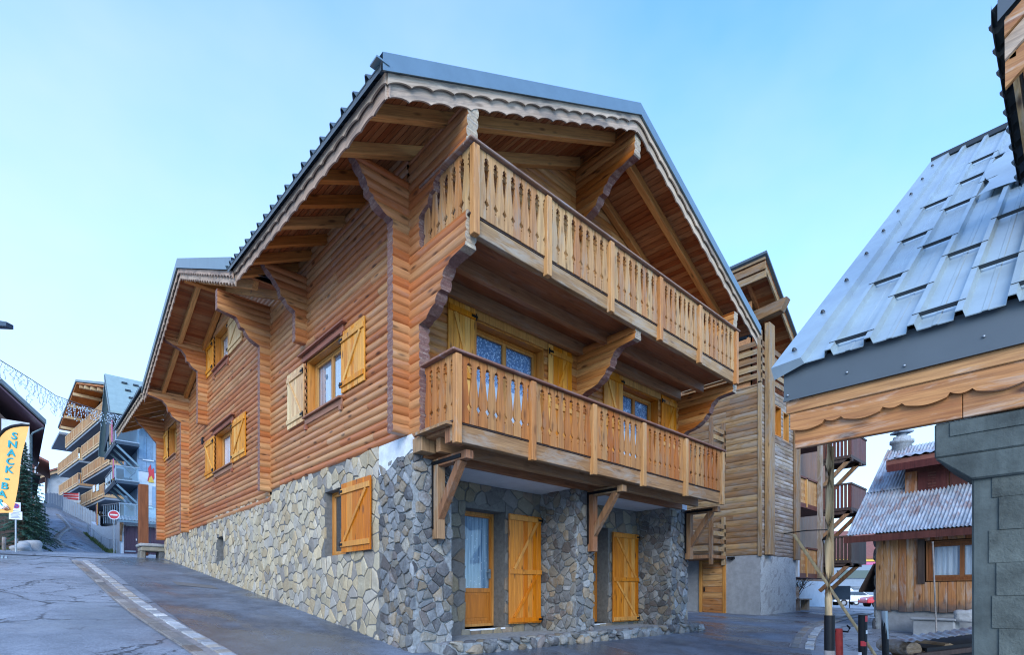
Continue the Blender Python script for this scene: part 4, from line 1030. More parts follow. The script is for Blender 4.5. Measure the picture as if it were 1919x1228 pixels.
m = MB(); m.beam((13.35,.34,zB(13.35)-.09),(16.32,.34,zB(16.32)-.09),.05,.2); m.build('barge_board', M['old_wood'][0], b2)
for kk, (h0, h1) in enumerate(((-.02,.14),(-.30,-.06),(-.56,-.34))):
    m = MB(); m.box(13.22-.0+kk*.03, 13.27+kk*.03, .28, 6, zB(13.25)+h0, zB(13.25)+h1); m.build('fascia_board', M['old_wood'][1], b2, bevel=.008)
m = MB(); m.add([(13.15,.2,zB(13.15)+.12),(16.5,.2,zB(16.5)+.12),(16.5,6,zB(16.5)+.12),(13.15,6,zB(13.15)+.12),(13.15,.2,zB(13.15)+.04),(16.5,.2,zB(16.5)+.04),(16.5,6,zB(16.5)+.04),(13.15,6,zB(13.15)+.04)], [(0,1,2,3),(7,6,5,4),(0,4,5,1),(1,5,6,2),(2,6,7,3),(3,7,4,0)]); m.box(16.5,16.62,.25,6,zB(16.5)-.02,zB(16.5)+.14); m.build('roof_sheet', M['metal'], b2)
m = MB(); m.extrude([(14.0,-.02,9.62),(14.3,-.02,9.66),(14.3,.5,9.3),(14.3,3,9.3),(14.0,3,9.3)], (.001,0,0)) if False else None
m = MB(); m.hexa([(14.1,.15,9.25),(14.42,.15,9.25),(14.42,3,8.95),(14.1,3,8.95),(14.1,-.05,9.62),(14.42,-.05,9.62),(14.42,3,9.4),(14.1,3,9.4)]); m.build('purlin', M['old_wood'][1], b2, bevel=.01)
m = MB(); m.box(15.9, 16.1, .3, .7, 8.0, 8.5); m.build('purlin', M['old_wood'][1], b2, bevel=.01)
m = MB(); m.box(13.9, 16.8, 1.0, 1.04, 6.9, 8.6); m.box(13.9, 13.94, 1.0, 6, 6.9, 9.8); m.build('loggia_back', M['soffit'][0], b2)
# plank door in the rendered base
d_ = MB()
for kk in range(9): d_.fbox(BX, 1.98, 2.72, .0, .035, -.82+kk*.21, -.82+kk*.21+.20)
dr = d_.build('door', M['planks_flat'], b2, bevel=.004)
d_ = MB(); d_.fbox(BX, 1.86, 1.97, -.01, .055, -.88, 1.16); d_.fbox(BX, 2.73, 2.84, -.01, .055, -.88, 1.16); d_.fbox(BX, 1.975, 2.725, -.01, .055, 1.07, 1.16); d_.build('door_frame', M['frame'], dr, bevel=.004)
d_ = MB(); d_.fbox(BX, 2.62, 2.66, .036, .07, .05, .2); d_.build('handle', M['black'], dr)
m = MB(); m.fbox(BX, 1.55, 1.78, .0, .10, 1.16, 1.24); m.tube([BX.p(1.66,.0,1.14), BX.p(1.62,.2,1.17)], .03, 6); m.build('wall_lamp', M['black'], b2)
for zb in (1.30, 4.55):                                                    # small side balconies of old boards
    bal = MB(); bal.box(12.85, 13.83, 1.85, 3.6, zb-.14, zb-.02); o = bal.build('balcony', M['timber'], b2, bevel=.01)
    s = MB()
    for kk in range(4):
        z = zb+.12+kk*.26; s.box(12.86, 12.90, 1.92, 3.6, z, z+.19); s.box(12.95, 13.83, 1.86, 1.90, z, z+.15)
    s.build('slats', M['old_wood'][1], o)
    for (x, y) in ((12.84,1.86), (12.84,2.9), (13.72,1.86)):
        s = MB(); s.box(x, x+.1, y, y+.12, zb-.35, zb+1.32); s.build('post', M['old_wood'][2], o, bevel=.006)
m = MB(); m.tube([(13.4,1.0,8.75),(12.6,.9,8.72)], .03, 6); m.build('cable_arm', M['steel'], b2)

# ------------------------------------------------------------------ balcony house further down the lane
b3 = thing('balcony_house', 'tall house down the lane with pale cut-out balconies and dark brown end balconies on struts', 'house', (17.3,1.9,-.7))
m = MB(); m.box(17.15, 26, 2.2, 10, -1.3, .55); m.build('ground_wall', M['offwhite'], b3)
m = MB(); m.box(17.15, 26, 2.2, 10, .551, 9); m.build('wall', M['brown_post'], b3)
F3 = Fr((0,.9,0), (1,0,0), (0,-1,0))
for zb, cut in ((.72,(0,1)), (3.45,(2,3)), (6.2,(9,))):
    s = MB(); s.box(17.2, 21.0, .9, 2.19, zb-.14, zb); o = s.build('balcony', M['red_wood'], b3)
    s = MB(); n = 30
    for kk in range(n):
        a = 17.3+3.5*kk/n; b = a+3.5/n-.008
        if (kk//6) in (1,3):      # cut-out boards
            s.fbox(F3, a, a+.03, -.02, .0, zb+.05, zb+1.0); s.fbox(F3, b-.03, b, -.02, .0, zb+.05, zb+1.0)
            for q in range(4): s.fbox(F3, a+.03, b-.03, -.02, 0, zb+.05+q*.25, zb+.16+q*.25)
        else: s.fbox(F3, a, b, -.02, 0, zb+.05, zb+1.0)
    s.build('panel', M['baluster'], o)
    s = MB(); s.fbox(F3, 17.2, 20.9, -.05, .05, zb+1.0, zb+1.07); s.fbox(F3, 17.2, 20.9, -.04, .03, zb-.14, zb+.04); s.build('rail', M['red_wood'], o)
    for x in (18.55, 19.9): 
        s = MB(); s.fbox(F3, x-.05, x+.05, .0, .05, zb-.1, zb+1.05); s.build('post', M['frame'], o)
for x, w_, mt in ((17.35,.08,'offwhite'), (19.85,.14,'old_grey'), (20.75,.12,'old_grey')):
    s = MB(); s.fbox(F3, x-w_, x+w_, .03, .16, -.7 if x > 20 else .6, 8.5); s.build('post', M[mt] if mt == 'offwhite' else M[mt][2], b3)
s = MB(); s.box(18.6, 20.2, 2.15, 2.198, 1.0, 2.5); s.build('white_panel', M['offwhite'], b3)
s = MB(); s.box(19.0, 20.6, 1.9, 2.1, 3.5, 5.2); s.build('window_board', M['red_wood'], b3)
for zb in (1.32, 3.42, 5.5):                                              # dark end balconies
    s = MB(); s.box(20.15, 22.2, -.22, .88, zb-.12, zb); o = s.build('end_balcony', M['dark_wood'], b3)
    s = MB(); n = 8
    for kk in range(n):
        a = -.2+1.06*kk/n; s.box(20.15, 20.18, a, a+.10, zb, zb+.9)
    for kk in range(16):
        a = 20.2+2*kk/16; s.box(a, a+.11, -.22, -.19, zb, zb+.9)
    s.build('panel', M['dark_wood'] if zb < 2 else M['red_wood'], o)
    s = MB(); s.box(20.12, 22.2, -.25, -.17, zb+.9, zb+.97); s.box(20.12, 20.2, -.17, .88, zb+.9, zb+.97); s.build('rail', M['dark_wood'], o)
    for x in (20.25, 21.4):
        s = MB(); s.beam((x,-.15,zb-.15), (x,.95,zb-1.25), .12, .14); s.build('strut', M['timber'], o)
        s = MB(); s.beam((x,-.25,zb-.19), (x,1.0,zb-.19), .12, .12); s.build('arm', M['dark_wood'], o)
s = MB(); s.box(17.5, 18.05, 2.14, 2.19, -.6, .5); s.build('door', M['shutter_orange'], b3)
s = MB(); s.box(16.9, 22.5, -.3, 8, 8.6, 8.9); s.build('roof', M['metal'], b3)
# wall lantern on its bracket
lt = thing('street_lantern', 'old black lantern lamp with pale glass on a bracket by the dark balconies', 'lantern', (15.62,-.79,1.4))
o = MB(); o.lathe((15.62,-.79,0), [(.02,1.42),(.10,1.46),(.11,1.48)], 8, 0, False); o.lathe((15.62,-.79,0), [(.19,1.76),(.20,1.79),(.05,1.94),(.02,2.02)], 8, 0, False); o.tube([(15.62,-.79,2.0),(15.62,-.79,2.1),(15.7,-.1,2.14),(15.8,.7,2.1)], .02, 6)
for k in range(4):
    a = pi/4+k*pi/2; o.beam((15.62+.11*cos(a),-.79+.11*sin(a),1.48), (15.62+.19*cos(a),-.79+.19*sin(a),1.77), .02, .02)
o.build('lamp_frame', M['black'], lt); o = MB(); o.lathe((15.62,-.79,0), [(.095,1.485),(.165,1.755)], 8, 0, False); o.build('lamp_glass', M['white'], lt)
# bench, bare shrub and board by that house
bn = thing('bench', 'low weathered wooden bench beside the roughcast wall corner', 'bench', (18.1,.95,-.68))
o = MB()
for k in range(3): o.box(17.55, 18.75, .75+k*.14, .87+k*.14, -.27, -.23)
o.build('seat', M['old_grey'][0], bn)
for x in (17.65, 18.6):
    o = MB(); o.box(x-.04, x+.04, .8, 1.1, -.70, -.272); o.build('leg', M['old_grey'][2], bn)
o = MB(); o.box(17.6, 18.7, 1.2, 1.23, -.2, .25); o.build('backrest', M['old_grey'][0], bn)
def twig(mb, p, d, L, r, depth, rr):
    q = p+d*L; mb.tube([p, p.lerp(q,.5)+V(rr.uniform(-1,1),rr.uniform(-1,1),0)*L*.06, q], r, 5, radii=[r, r*.8, r*.6])
    if depth:
        for _ in range(3):
            dd = (d+V(rr.uniform(-.8,.8), rr.uniform(-.8,.8), rr.uniform(-.1,.6))).normalized(); twig(mb, p.lerp(q, rr.uniform(.45,1)), dd, L*rr.uniform(.5,.75), r*.6, depth-1, rr)
o = MB(); rr = random.Random(4)
for k in range(4): twig(o, V(19.2+.1*k,1.5,-.68), V(rr.uniform(-.3,.3),rr.uniform(-.2,.2),1).normalized(), .75, .025, 3, rr)
tag(o.build('bare_shrub', M['bark']), 'leafless grey shrub against the white wall under the pale balconies', 'shrub')
cb = thing('notice_stand', 'black panel stand on legs at the lane corner beyond the pole', 'stand', (22.6,.95,-.67))
o = MB(); o.beam((22.3,1.3,.0), (23.0,.6,.0), .05, .62); o.build('panel', M['navy'], cb)
for a in ((22.32,1.28), (22.98,.62)):
    o = MB(); o.tube([(a[0],a[1],-.67),(a[0],a[1],-.2)], .02, 6); o.build('leg', M['black'], cb)
o = MB(); o.lathe((22.0,1.15,0), [(.03,-.67),(.03,-.1),(.16,-.08),(.10,.25),(.02,.32)], 10); tag(o.build('folded_parasol', M['red']), 'folded red parasol beside the black panel stand', 'parasol')

# ------------------------------------------------------------------ things at the far end of the lane
def car(name, label, cat, x, y, ang, paint, h=1.45, L=4.1, van=False):
    z = G(x, y); root = thing(name, label, cat, (x, y, z)); root.rotation_euler = (0,0,0)
    c, s = cos(ang), sin(ang)
    def T(u, v, w_): return V(x+u*c-v*s, y+u*s+v*c, z+w_)
    prof = [(-.5,.28),(-.5,.62),(-.47,.72),(-.44,.78),(-.30,.98),(.06,1.0),(.20,.72),(.44,.62),(.5,.5),(.5,.28)] if not van else [(-.5,.2),(-.5,.95),(-.47,1.0),(.22,1.0),(.34,.62),(.47,.52),(.5,.42),(.5,.2)]
    W_ = .84; pts = [(a*L, b*h) for a, b in prof]; mb_ = MB(); n = len(pts)
    A = [T(u, -W_*(1 if w_ < h*.7 else .82), w_) for u, w_ in pts]; B = [T(u, W_*(1 if w_ < h*.7 else .82), w_) for u, w_ in pts]
    mb_.poly(A); mb_.poly(B[::-1]); mb_.add(A+B, [(i,(i+1)%n,n+(i+1)%n,n+i) for i in range(n)]); mb_.build('body', paint, root, bevel=.05)
    wdw = [(-.40,.74),(-.28,.93),(.04,.95),(.16,.74)] if not van else [(.02,.66),(.02,.92),(.20,.92),(.29,.66)]
    for sgn in (-1, 1):
        g = MB(); 
        for a_, b_ in ((0,1),):
            g.poly([T(u*L, sgn*(W_*(.93 if w_ < .8 else .845)+.02), w_*h) for u, w_ in wdw])
        g.build('window', M['car_glass'], root)
    if True:
        g = MB(); u0, w0, u1, w1 = (.075,.97,.195,.75) if not van else (.23,.95,.335,.66)
        g.poly([T(u0*L+.03,-W_*.72,w0*h), T(u0*L+.03,W_*.72,w0*h), T(u1*L+.05,W_*.8,w1*h), T(u1*L+.05,-W_*.8,w1*h)]); g.build('windscreen', M['car_glass'], root)
    for u in (-.31, .31):
        for sgn in (-1, 1):
            g = MB(); p0, p1 = T(u*L, sgn*(W_-.18), .31), T(u*L, sgn*(W_+.015), .31)
            g.tube([p0, p1], .31, 14); wh = g.build('wheel', M['tyre'], root)
            g = MB(); g.tube([p1, T(u*L, sgn*(W_+.022), .31)], .18, 10); g.build('rim', M['steel'], wh)
    for sgn in (-1, 1):
        g = MB(); g.tube([T(.485*L, sgn*.6, .52*h), T(.503*L, sgn*.6, .5*h)], .09, 8); g.build('headlight', M['white'], root)
    return root
car('parked_car', 'white pickup-like car parked in the square at the end of the lane', 'car', 52.7, 8.35, R(-50), M['car_white'], 1.42, 4.4)
car('parked_car', 'red car half hidden behind the wooden shed corner', 'car', 50.9, 5.5, R(130), M['car_red'], 1.35, 3.9)
car('parked_van', 'white van parked under the grey building beyond the lane', 'van', 65.0, 13.2, R(-60), M['car_white'], 1.9, 4.6, True)
fb = thing('distant_building', 'distant pale building with a rust brown roof beyond the parking square', 'building', (80,15,-1.6))
def VF(t, r_): return V(CX+t*.6774757+r_*.7355451, CY+t*.7355451-r_*.6774757, 0)
def slab3(mb_, t0, t1, r0, r1, z0, z1, mi=0):
    q = [VF(t0,r0), VF(t0,r1), VF(t1,r1), VF(t1,r0)]; mb_.hexa([(p.x,p.y,z0) for p in q]+[(p.x,p.y,z1) for p in q], mi)
o = MB(); slab3(o, 76, 90, 40, 60, -2.5, 4.3); o.build('wall', M['offwhite'], fb)
o = MB(); q0 = [VF(74.5,42), VF(74.5,62), VF(84,62), VF(84,42)]; o.add([(q0[0].x,q0[0].y,5.0),(q0[1].x,q0[1].y,5.0),(q0[2].x,q0[2].y,9.6),(q0[3].x,q0[3].y,9.6),(q0[0].x,q0[0].y,4.7),(q0[1].x,q0[1].y,4.7)], [(0,1,2,3),(4,5,1,0)]); o.build('roof', M['rust_roof'], fb)
o = MB(); slab3(o, 74.7, 75.2, 42, 60, 4.35, 5.0); o.build('fascia_board', M['yellow'], fb)
o = MB(); slab3(o, 74.9, 75.4, 42, 60, 3.9, 4.34); o.build('red_band', M['pink'], fb)
o = MB(); slab3(o, 70, 75.9, 40, 47.5, .8, 3.6); o.build('grey_wing', M['slab'], fb)
o = MB(); slab3(o, 69.8, 69.98, 42, 46.8, 1.9, 2.9); o.build('window_band', M['car_glass'], fb)
o = MB(); slab3(o, 70.5, 75.9, 40, 47.4, -2.2, .7); o.build('garage_recess', M['slab'], fb)
o = MB(); slab3(o, 75.5, 75.9, 48.9, 50.4, 1.2, 3.0); o.build('blue_sign', plain('cyan_sign', (.08,.42,.62), .5), fb)

# ------------------------------------------------------------------ small house with dormer and corrugated iron roof
SO, SU, SN = V(12.08,-2.97,0), V(-.13,-.9915,0), V(-.9915,.13,0); SF = Fr(SO, SU, SN)
sh = thing('timber_cottage', 'small timber cottage with a rusty corrugated iron roof, dormer and round chimney', 'house', (12.08,-2.97,-.85))
SW = (1.10, 2.45, .28, 1.24)
o = MB(); o.fbox(SF, .03, 7, -5.4, -.06, -1.3, -.30); o.build('base_wall', M['cement'], sh)
o = MB(); n = 30
for k in range(n):
    a, b = .02+5*k/n, .02+5*(k+1)/n-.006; rr = random.Random(k); z0 = -.46+rr.uniform(-.03,.03); d_ = rr.uniform(0,.02)
    if a > SW[0]-.1 and b < SW[1]+.15: o.fbox(SF, a, b, -.05, d_, z0, SW[2]-.02); o.fbox(SF, a, b, -.05, d_, SW[3]+.02, 1.62)
    else: o.fbox(SF, a, b, -.05, d_, z0, 1.62)
o.build('plank_wall', M['damp_planks'], sh, bevel=.006)
o = MB(); o.fbox(SF, .05, 7, -5.3, -.40, -.3, 1.6); o.build('inner_core', M['dark'], sh)
w_ = window(sh, SF, *SW, .05, M['cottage_frame'], curtain_mat('scalloped_curtain', 'white'), 2, fw=.06)
o = MB(); o.fbox(SF, SW[0]-.16, SW[0]-.02, .021, .05, SW[2]-.06, SW[3]+.06); o.build('jamb', M['dark_wood'], w_)
st = MB(); stones(st, Fr(SO+SN*-.02, -SN, -SU), (0, 5, -1.1, 1.6), .3, .24, .03, .05, 77, roundness=2, dome=.4)
st.build('stone_end', M['rubble'], sh); o = MB(); o.fbox(SF, -.0, .05, -5.3, -.02, -1.2, 1.6); o.build('mortar', M['mortar_light'], sh)
RS = 1.04                                                                   # roof slope
def rp(u, n, dz=0): return SF.p(u, n, 1.50+(.45-n)*RS+dz)
o = MB(); half_wave_sheet(o, rp(-.50,.45), rp(7,.45), rp(-.50,-.75)-rp(-.50,.45), amp=.02); half_wave_sheet(o, rp(-.46,-.7,.03), rp(7,-.7,.03), rp(-.46,-2.02)-rp(-.46,-.7), amp=.02)
o.build('roof_sheet', M['corr'], sh)
o = MB(); o.fbox(SF, -.5, 7, -.05, .42, 1.40, 1.47); o.fbox(SF, -.56, 7, .42, .45, 1.30, 1.47); o.build('eave_board', M['red_wood'], sh)
o = MB(); o.add([rp(-.46,.4,-.05), rp(-.44,-2.02,-.05), rp(7,-2.02,-.05), rp(7,.4,-.05), SF.p(-.4,-5.2,1.4), SF.p(7,-5.2,1.4)], [(0,1,2,3),(1,4,5,2)]); o.build('roof_deck', M['dark_wood'], sh)
o = MB(); o.add([rp(.02,.0,-.06), rp(.02,-2.02,-.06), SF.p(.02,-5.2,1.4)], [(0,1,2)]); o.build('gable_wall', M['dark_wood'], sh)
# dormer
DF = Fr(SO-SN*.62, SU, SN)
dm = MB(); dm.fbox(DF, .46, 2.6, -1.6, .0, 2.3, 3.2); dmo = dm.build('dormer', M['red_wood'], sh)
dm = MB(); dm.fbox(DF, .46, .72, .001, .03, 2.42, 3.1); dm.build('corner_board', M['planks'], dmo)
dm = MB(); dm.fbox(DF, .74, 1.32, .001, .03, 2.44, 3.05); 
for k in range(8): dm.fbox(DF, .95, 1.12, .031, .04, 2.5+k*.07, 2.53+k*.07)
dm.build('shutter', M['red_wood'], dmo)
window(dmo, DF, 1.36, 1.95, 2.44, 3.05, .0, M['frame'], M['sheer'], 1, lining=False, fw=.03)
dm = MB(); dm.add([DF.p(.15,.35,3.18), DF.p(2.8,.35,3.18), DF.p(2.8,-1.9,3.75), DF.p(.15,-1.9,3.75), DF.p(.15,.35,3.42), DF.p(2.8,.35,3.42), DF.p(2.8,-1.9,3.99), DF.p(.15,-1.9,3.99)], [(0,1,2,3),(7,6,5,4),(0,4,5,1),(1,5,6,2),(2,6,7,3),(3,7,4,0)]); dm.build('dormer_roof', M['rust_roof'], dmo)
dm = MB(); half_wave_sheet(dm, DF.p(.12,.4,3.45), DF.p(2.85,.4,3.45), DF.p(.12,-1.9,4.03)-DF.p(.12,.4,3.45), .2, .02); dm.build('roof_sheet', M['corr'], dmo)
dm = MB(); dm.fbox(DF, .18, 2.75, .351, .37, 3.12, 3.30); dm.build('fascia_board', M['red_wood'], dmo)
ch = MB(); cc = SF.p(-.15,-2.15,0); ch.lathe(cc, [(.24,3.0),(.24,4.22),(.29,4.24),(.29,4.32),(.21,4.34),(.21,4.42)], 18); cho = ch.build('chimney', M['blocks'] if False else M['roughcast'], sh)
ch = MB(); ch.lathe(cc, [(.01,4.72),(.33,4.70),(.34,4.75),(.01,4.79)], 4, 0, False); ch.lathe(cc, [(.01,4.54),(.28,4.52),(.29,4.57),(.01,4.6)], 4, 0, False); ch.lathe(cc, [(.13,4.40),(.13,4.75)], 8); ch.build('chimney_cap', M['slab'], cho)
o = MB(); o.hexa([SF.p(-.36,.05,.02), SF.p(-.36,-1.2,.02), SF.p(-.02,-1.2,.70), SF.p(-.02,.05,.70), SF.p(-.37,.05,.06), SF.p(-.37,-1.2,.06), SF.p(-.02,-1.2,.76), SF.p(-.02,.05,.76)]); o.build('lean_to_flap', M['dark_wood'], sh)
# the paler roof behind it
ob = thing('rear_house', 'pale metal roofed house with two roof windows behind the cottage chimney', 'house', tuple(SF.p(1,-7,-.8)))
o = MB(); o.fbox(SF, -.2, 9, -12, -6.5, -1.2, 4.2); o.build('wall', M['offwhite'], ob)
o = MB(); o.add([SF.p(-.5,-6.2,4.2), SF.p(9,-6.2,4.2), SF.p(9,-8.6,6.2), SF.p(-.5,-8.6,6.2)], [(0,1,2,3)]); o.build('roof', M['alu'], ob)
for u in (.9, 2.0):
    o = MB(); o.add([SF.p(u,-7.2,5.06), SF.p(u+.7,-7.2,5.06), SF.p(u+.7,-7.8,5.56), SF.p(u,-7.8,5.56)], [(0,1,2,3)]); o.build('roof_window', M['car_glass'], ob)
# trough, boulder, rusty rod, hanging growth at the foot of the cottage
o = MB(); tp = SF.p(1.1,.5,0)
o.fbox(SF, 1.02, 1.82, .25, .62, -1.1, -.64); o.fbox(SF, .98, 1.86, .20, .67, -.64, -.58); tag(o.build('stone_trough', M['cement'], bevel=.02), 'grey stone trough below the cottage window', 'trough')
def boulder(name, c, r_, label, seed, sq=(1,1,.7), group=None):
    b = bmesh.new(); bmesh.ops.create_icosphere(b, subdivisions=3, radius=1); q = random.Random(seed); ph = [q.uniform(0,6) for _ in range(6)]
    for v in b.verts:
        d = v.co.normalized(); k = 1+.16*sin(3*d.x+ph[0])+.13*sin(4*d.y+ph[1])+.12*sin(5*d.z+ph[2])+.05*sin(9*d.x+ph[3])*sin(8*d.y+ph[4])
        v.co = V(d.x*sq[0], d.y*sq[1], d.z*sq[2])*k*r_
    me = bpy.data.meshes.new(name); b.to_mesh(me); b.free(); me.materials.append(M['rock'])
    for p in me.polygons: p.use_smooth = True
    o_ = bpy.data.objects.new(name, me); COL.objects.link(o_); o_.location = c; return tag(o_, label, 'boulder', group)
p = SF.p(2.0,.45,-.55); boulder('boulder', (p.x, p.y, -.52), .22, 'mossy pale boulder beside the grey stone trough', 5)
o = MB(); o.tube([(10.42,-4.44,1.12),(10.48,-4.5,-1.0)], .016, 8); tag(o.build('iron_rod', M['channel']), 'thin rusty iron rod standing upright before the cottage window', 'rod')

# ------------------------------------------------------------------ posts and poles of the lane barrier
def bollard(name, label, x, y, r_, top, mat, lean=(0,0), bands=None):
    z = G(x, y); root = thing(name, label, 'bollard', (x, y, z)); h = top-z
    o = MB(); o.tube([(x+lean[0]*t*h, y+lean[1]*t*h, z-.15+(h+.15)*t) for t in (0,.35,.7,1)], r_, 14); o.build('post', mat, root)
    return root, V(x+lean[0]*h, y+lean[1]*h, top)
r1, t1 = bollard('bollard', 'thick dark iron bollard holding the tall wooden pole', .90, -5.32, .042, -.195, M['black'])
for k, (za, zb) in enumerate(((-.62,-.5), (-1.1,-.8))):
    o = MB(); o.tube([(.90,-5.32,za),(.90,-5.32,zb)], .0435, 14, cap=False); o.build('rust_band', M['channel'], r1)
r2, t2 = bollard('bollard', 'short leaning bollard with chipped red paint and a hook', 1.33, -5.30, .031, -.33, M['rustred'], (-.03,.02))
o = MB(); o.tube([t2+V(-.04,.05,-.03), t2+V(0,0,-.02), t2+V(.05,-.06,-.03), t2+V(.06,-.075,.005), t2+V(.045,-.055,.03)], .009, 6); o.build('hook', M['black'], r2)
r3, t3 = bollard('bollard', 'dark bollard with red and white chipped stripes nearest the cottage', 1.345, -5.455, .036, -.20, M['black'])
rr = random.Random(5)
for k in range(9):
    za = -.26-k*.11; o = MB()
    for q in range(2):
        a0 = rr.uniform(0, 6.28); n = 5; a1 = a0+rr.uniform(.6,1.5); hh = rr.uniform(.03,.06)
        o.strip([[V(1.345+.0372*cos(a0+(a1-a0)*i/n), -5.455+.0372*sin(a0+(a1-a0)*i/n), za+j*hh) for i in range(n+1)] for j in range(2)])
    o.build('paint_mark', M['white'] if k % 2 else M['red'], r3)
r4, t4 = bollard('bollard', 'slim leaning iron bollard standing apart on the right', 2.12, -5.49, .03, -.18, M['black'], (-.035,.028))
o = MB(); o.tube([t4, t4+V(.012,-.008,-.28)], .0315, 12, cap=False); o.build('pale_band', M['steel'], r4)
o = MB(); rr = random.Random(3); o.tube([(.895+rr.uniform(-.006,.006), -5.315+rr.uniform(-.006,.006), -.28+2.1*i/9) for i in range(10)], .03, 10, radii=[.031-.0008*i for i in range(10)])
tag(o.build('wooden_pole', M['stake']), 'tall peeled wooden pole standing in the thick dark bollard', 'pole')
o = MB(); o.tube([(.925,-5.33,.15+.28*i) for i in range(5)], .018, 8); tag(o.build('wooden_pole', M['stake']), 'shorter thin pole strapped alongside the tall peeled one', 'pole')
o = MB(); o.tube([(1.20,-4.92,.56),(1.78,-5.44,-.59),(2.16,-5.78,-1.38)], .015, 8); tag(o.build('wooden_pole', M['stake']), 'long thin pole leaning diagonally across the lane posts', 'pole')
# covered woodpile
wp = thing('woodpile', 'low woodpile under a sagging sheet of corrugated metal', 'woodpile', (3.3,-5.8,-1.5))
o = MB(); A, B = V(2.95,-5.46,-.55), V(3.75,-6.15,-.41); half_wave_sheet(o, A, B, V(.30,.16,.03), .09, .010); o.build('cover', M['corr'], wp)
o = MB(); o.beam((3.05,-5.52,-.70), (3.7,-6.2,-.58), .05, .05); o.beam((3.1,-5.45,-.72), (3.1,-5.45,-1.5), .06, .06); o.build('frame', M['dark_wood'], wp)
rr = random.Random(8)
for k in range(16):
    s_ = rr.uniform(.05,.65); z = -1.24+.085*(k % 8)+rr.uniform(0,.02); c0 = V(3.0,-5.5,0).lerp(V(3.55,-6.1,0), s_)+V(.09,.08,z); r_ = rr.uniform(.05,.085)
    o = MB(); o.tube([c0, c0+V(.45,.40,0)], r_, 9); o.build('log', M['old_grey'][1] if k % 3 else M['old_wood'][1], wp)
o = MB(); o.hexa([(3.2,-5.6,-1.6),(3.95,-6.3,-1.6),(4.5,-5.9,-1.6),(3.8,-5.2,-1.6),(3.2,-5.6,-.62),(3.95,-6.3,-.50),(4.5,-5.9,-.50),(3.8,-5.2,-.62)]); o.build('core', M['dark'], wp)  # near-black block painted in place of the shade inside the pile

# ------------------------------------------------------------------ metal roofed shelter on the right
sl_ = thing('shelter', 'open shelter with a ribbed metal roof, peeling scalloped boards and a concrete pillar', 'shelter', (.3,-6.6,-1.6))
XF, YE, YN = -.05, -5.30, -9.6
LF = Fr((XF,0,0), (0,-1,0), (-1,0,0))
o = MB(); o.box(XF, XF+.015, YN, YE, 1.44, 1.702); o.box(XF-.012, XF, YN, YE, 1.432, 1.447); o.build('metal_fascia', M['alu_dark'], sl_)
for k in range(12):
    y = YE-.03-k*.36-(k%2)*.03; z = 1.475 if k % 2 == 0 else 1.53
    o = MB(); o.ball((XF-.006,y,z), .009, 1, 8); o.build('bolt', M['steel'], sl_)
o = MB(); o.box(XF+.016, XF+.05, YN, YE-.01, 1.345, 1.437); o.build('fascia_board', M['fresh'][1], sl_, bevel=.004)
o = MB(); A, B = V(XF+.03,YE-.035,1.344), V(XF+.03,YN,1.344); L_ = (B-A).length; n = int(L_/.33); k = 20
top, bot = [], []
for i in range(n):
    for j in range(k):
        t = j/k; q = .118-.030*(0 if t < .62 else 1)+(.022*sin(pi*min(1,t/.62)) if t < .62 else .026*sin(pi*(t-.62)/.38)-.0)
        top.append(A.lerp(B,(i+t)/n)); bot.append(A.lerp(B,(i+t)/n)-V(0,0,q))
o.strip([top, bot], 0, False); o.strip([bot, [p+V(.03,0,0) for p in bot]], 0, False); o.build('scalloped_board', M['fresh'][1], sl_)
for a, b in ((YE-.055,-6.33), (-6.333,-7.6), (-7.603,YN)):
    o = MB(); o.box(XF+.062, XF+.105, b, a, 1.085, 1.30); o.build('beam_board', M['fresh'][1], sl_, bevel=.004)
o = MB(); o.box(XF+.106, 5.2, YE-.10, YE-.06, 1.3, 1.5) if False else o.box(XF+.11, XF+.25, YN, YE-.07, 1.12, 1.5); o.build('wall_plate', M['timber'], sl_)
SLP = .815; RL = 5.62
def sp(x, y, dz=0): return V(x, y, 1.665+(x-XF+.05)*SLP+dz)
o = MB()
ribs = [-5.62-.2375*k for k in range(17)]
cross = [(YE+.02,0.0)]
for y in ribs: cross += [(y+.028,0),(y+.018,.046),(y-.018,.046),(y-.028,0), (y-.10,0),(y-.105,.004),(y-.13,.004),(y-.135,0)]
cross.append((YN,0)); Nn = V(-SLP,0,1).normalized()
def roofpt(s, y, h): return sp(XF-.05+RL*s, y)+Nn*h
o.strip([[roofpt(s/4, y, h) for y, h in cross] for s in range(5)], 0, False); o.strip([[roofpt(0,y,h)-Nn*.006 for y, h in cross], [roofpt(0,y,h) for y, h in cross]], 0, False)
rfo = o.build('roof_sheet', M['alu'], sl_)
o = MB(); o.add([sp(XF+.02,YE-.02,-.06), sp(XF+RL-.05,YE-.02,-.06), sp(XF+RL-.05,YN,-.06), sp(XF+.02,YN,-.06)], [(0,1,2,3)]); o.add([sp(XF+RL-.05,YE-.02,0), sp(XF+RL-.05,YN,0), sp(XF+RL-.05,YN,0)+V(5,0,-3.5), sp(XF+RL-.05,YE-.02,0)+V(5,0,-3.5)], [(0,1,2,3)]); o.build('roof_deck', M['timber'], sl_)
o = MB()                                                                     # cap along the gable edge
for s0, s1 in ((0,.5),(.5,1)):
    a, b = s0*RL, s1*RL+.02
    for yy0, h0, yy1, h1 in ((YE+.06,-.06,YE+.06,.035), (YE+.06,.035,YE-.15,.05), (YE-.15,.05,YE-.165,.0)):
        o.add([sp(XF-.06+a,yy0)+Nn*h0, sp(XF-.06+b,yy0)+Nn*h0, sp(XF-.06+b,yy1)+Nn*h1, sp(XF-.06+a,yy1)+Nn*h1], [(0,1,2,3)])
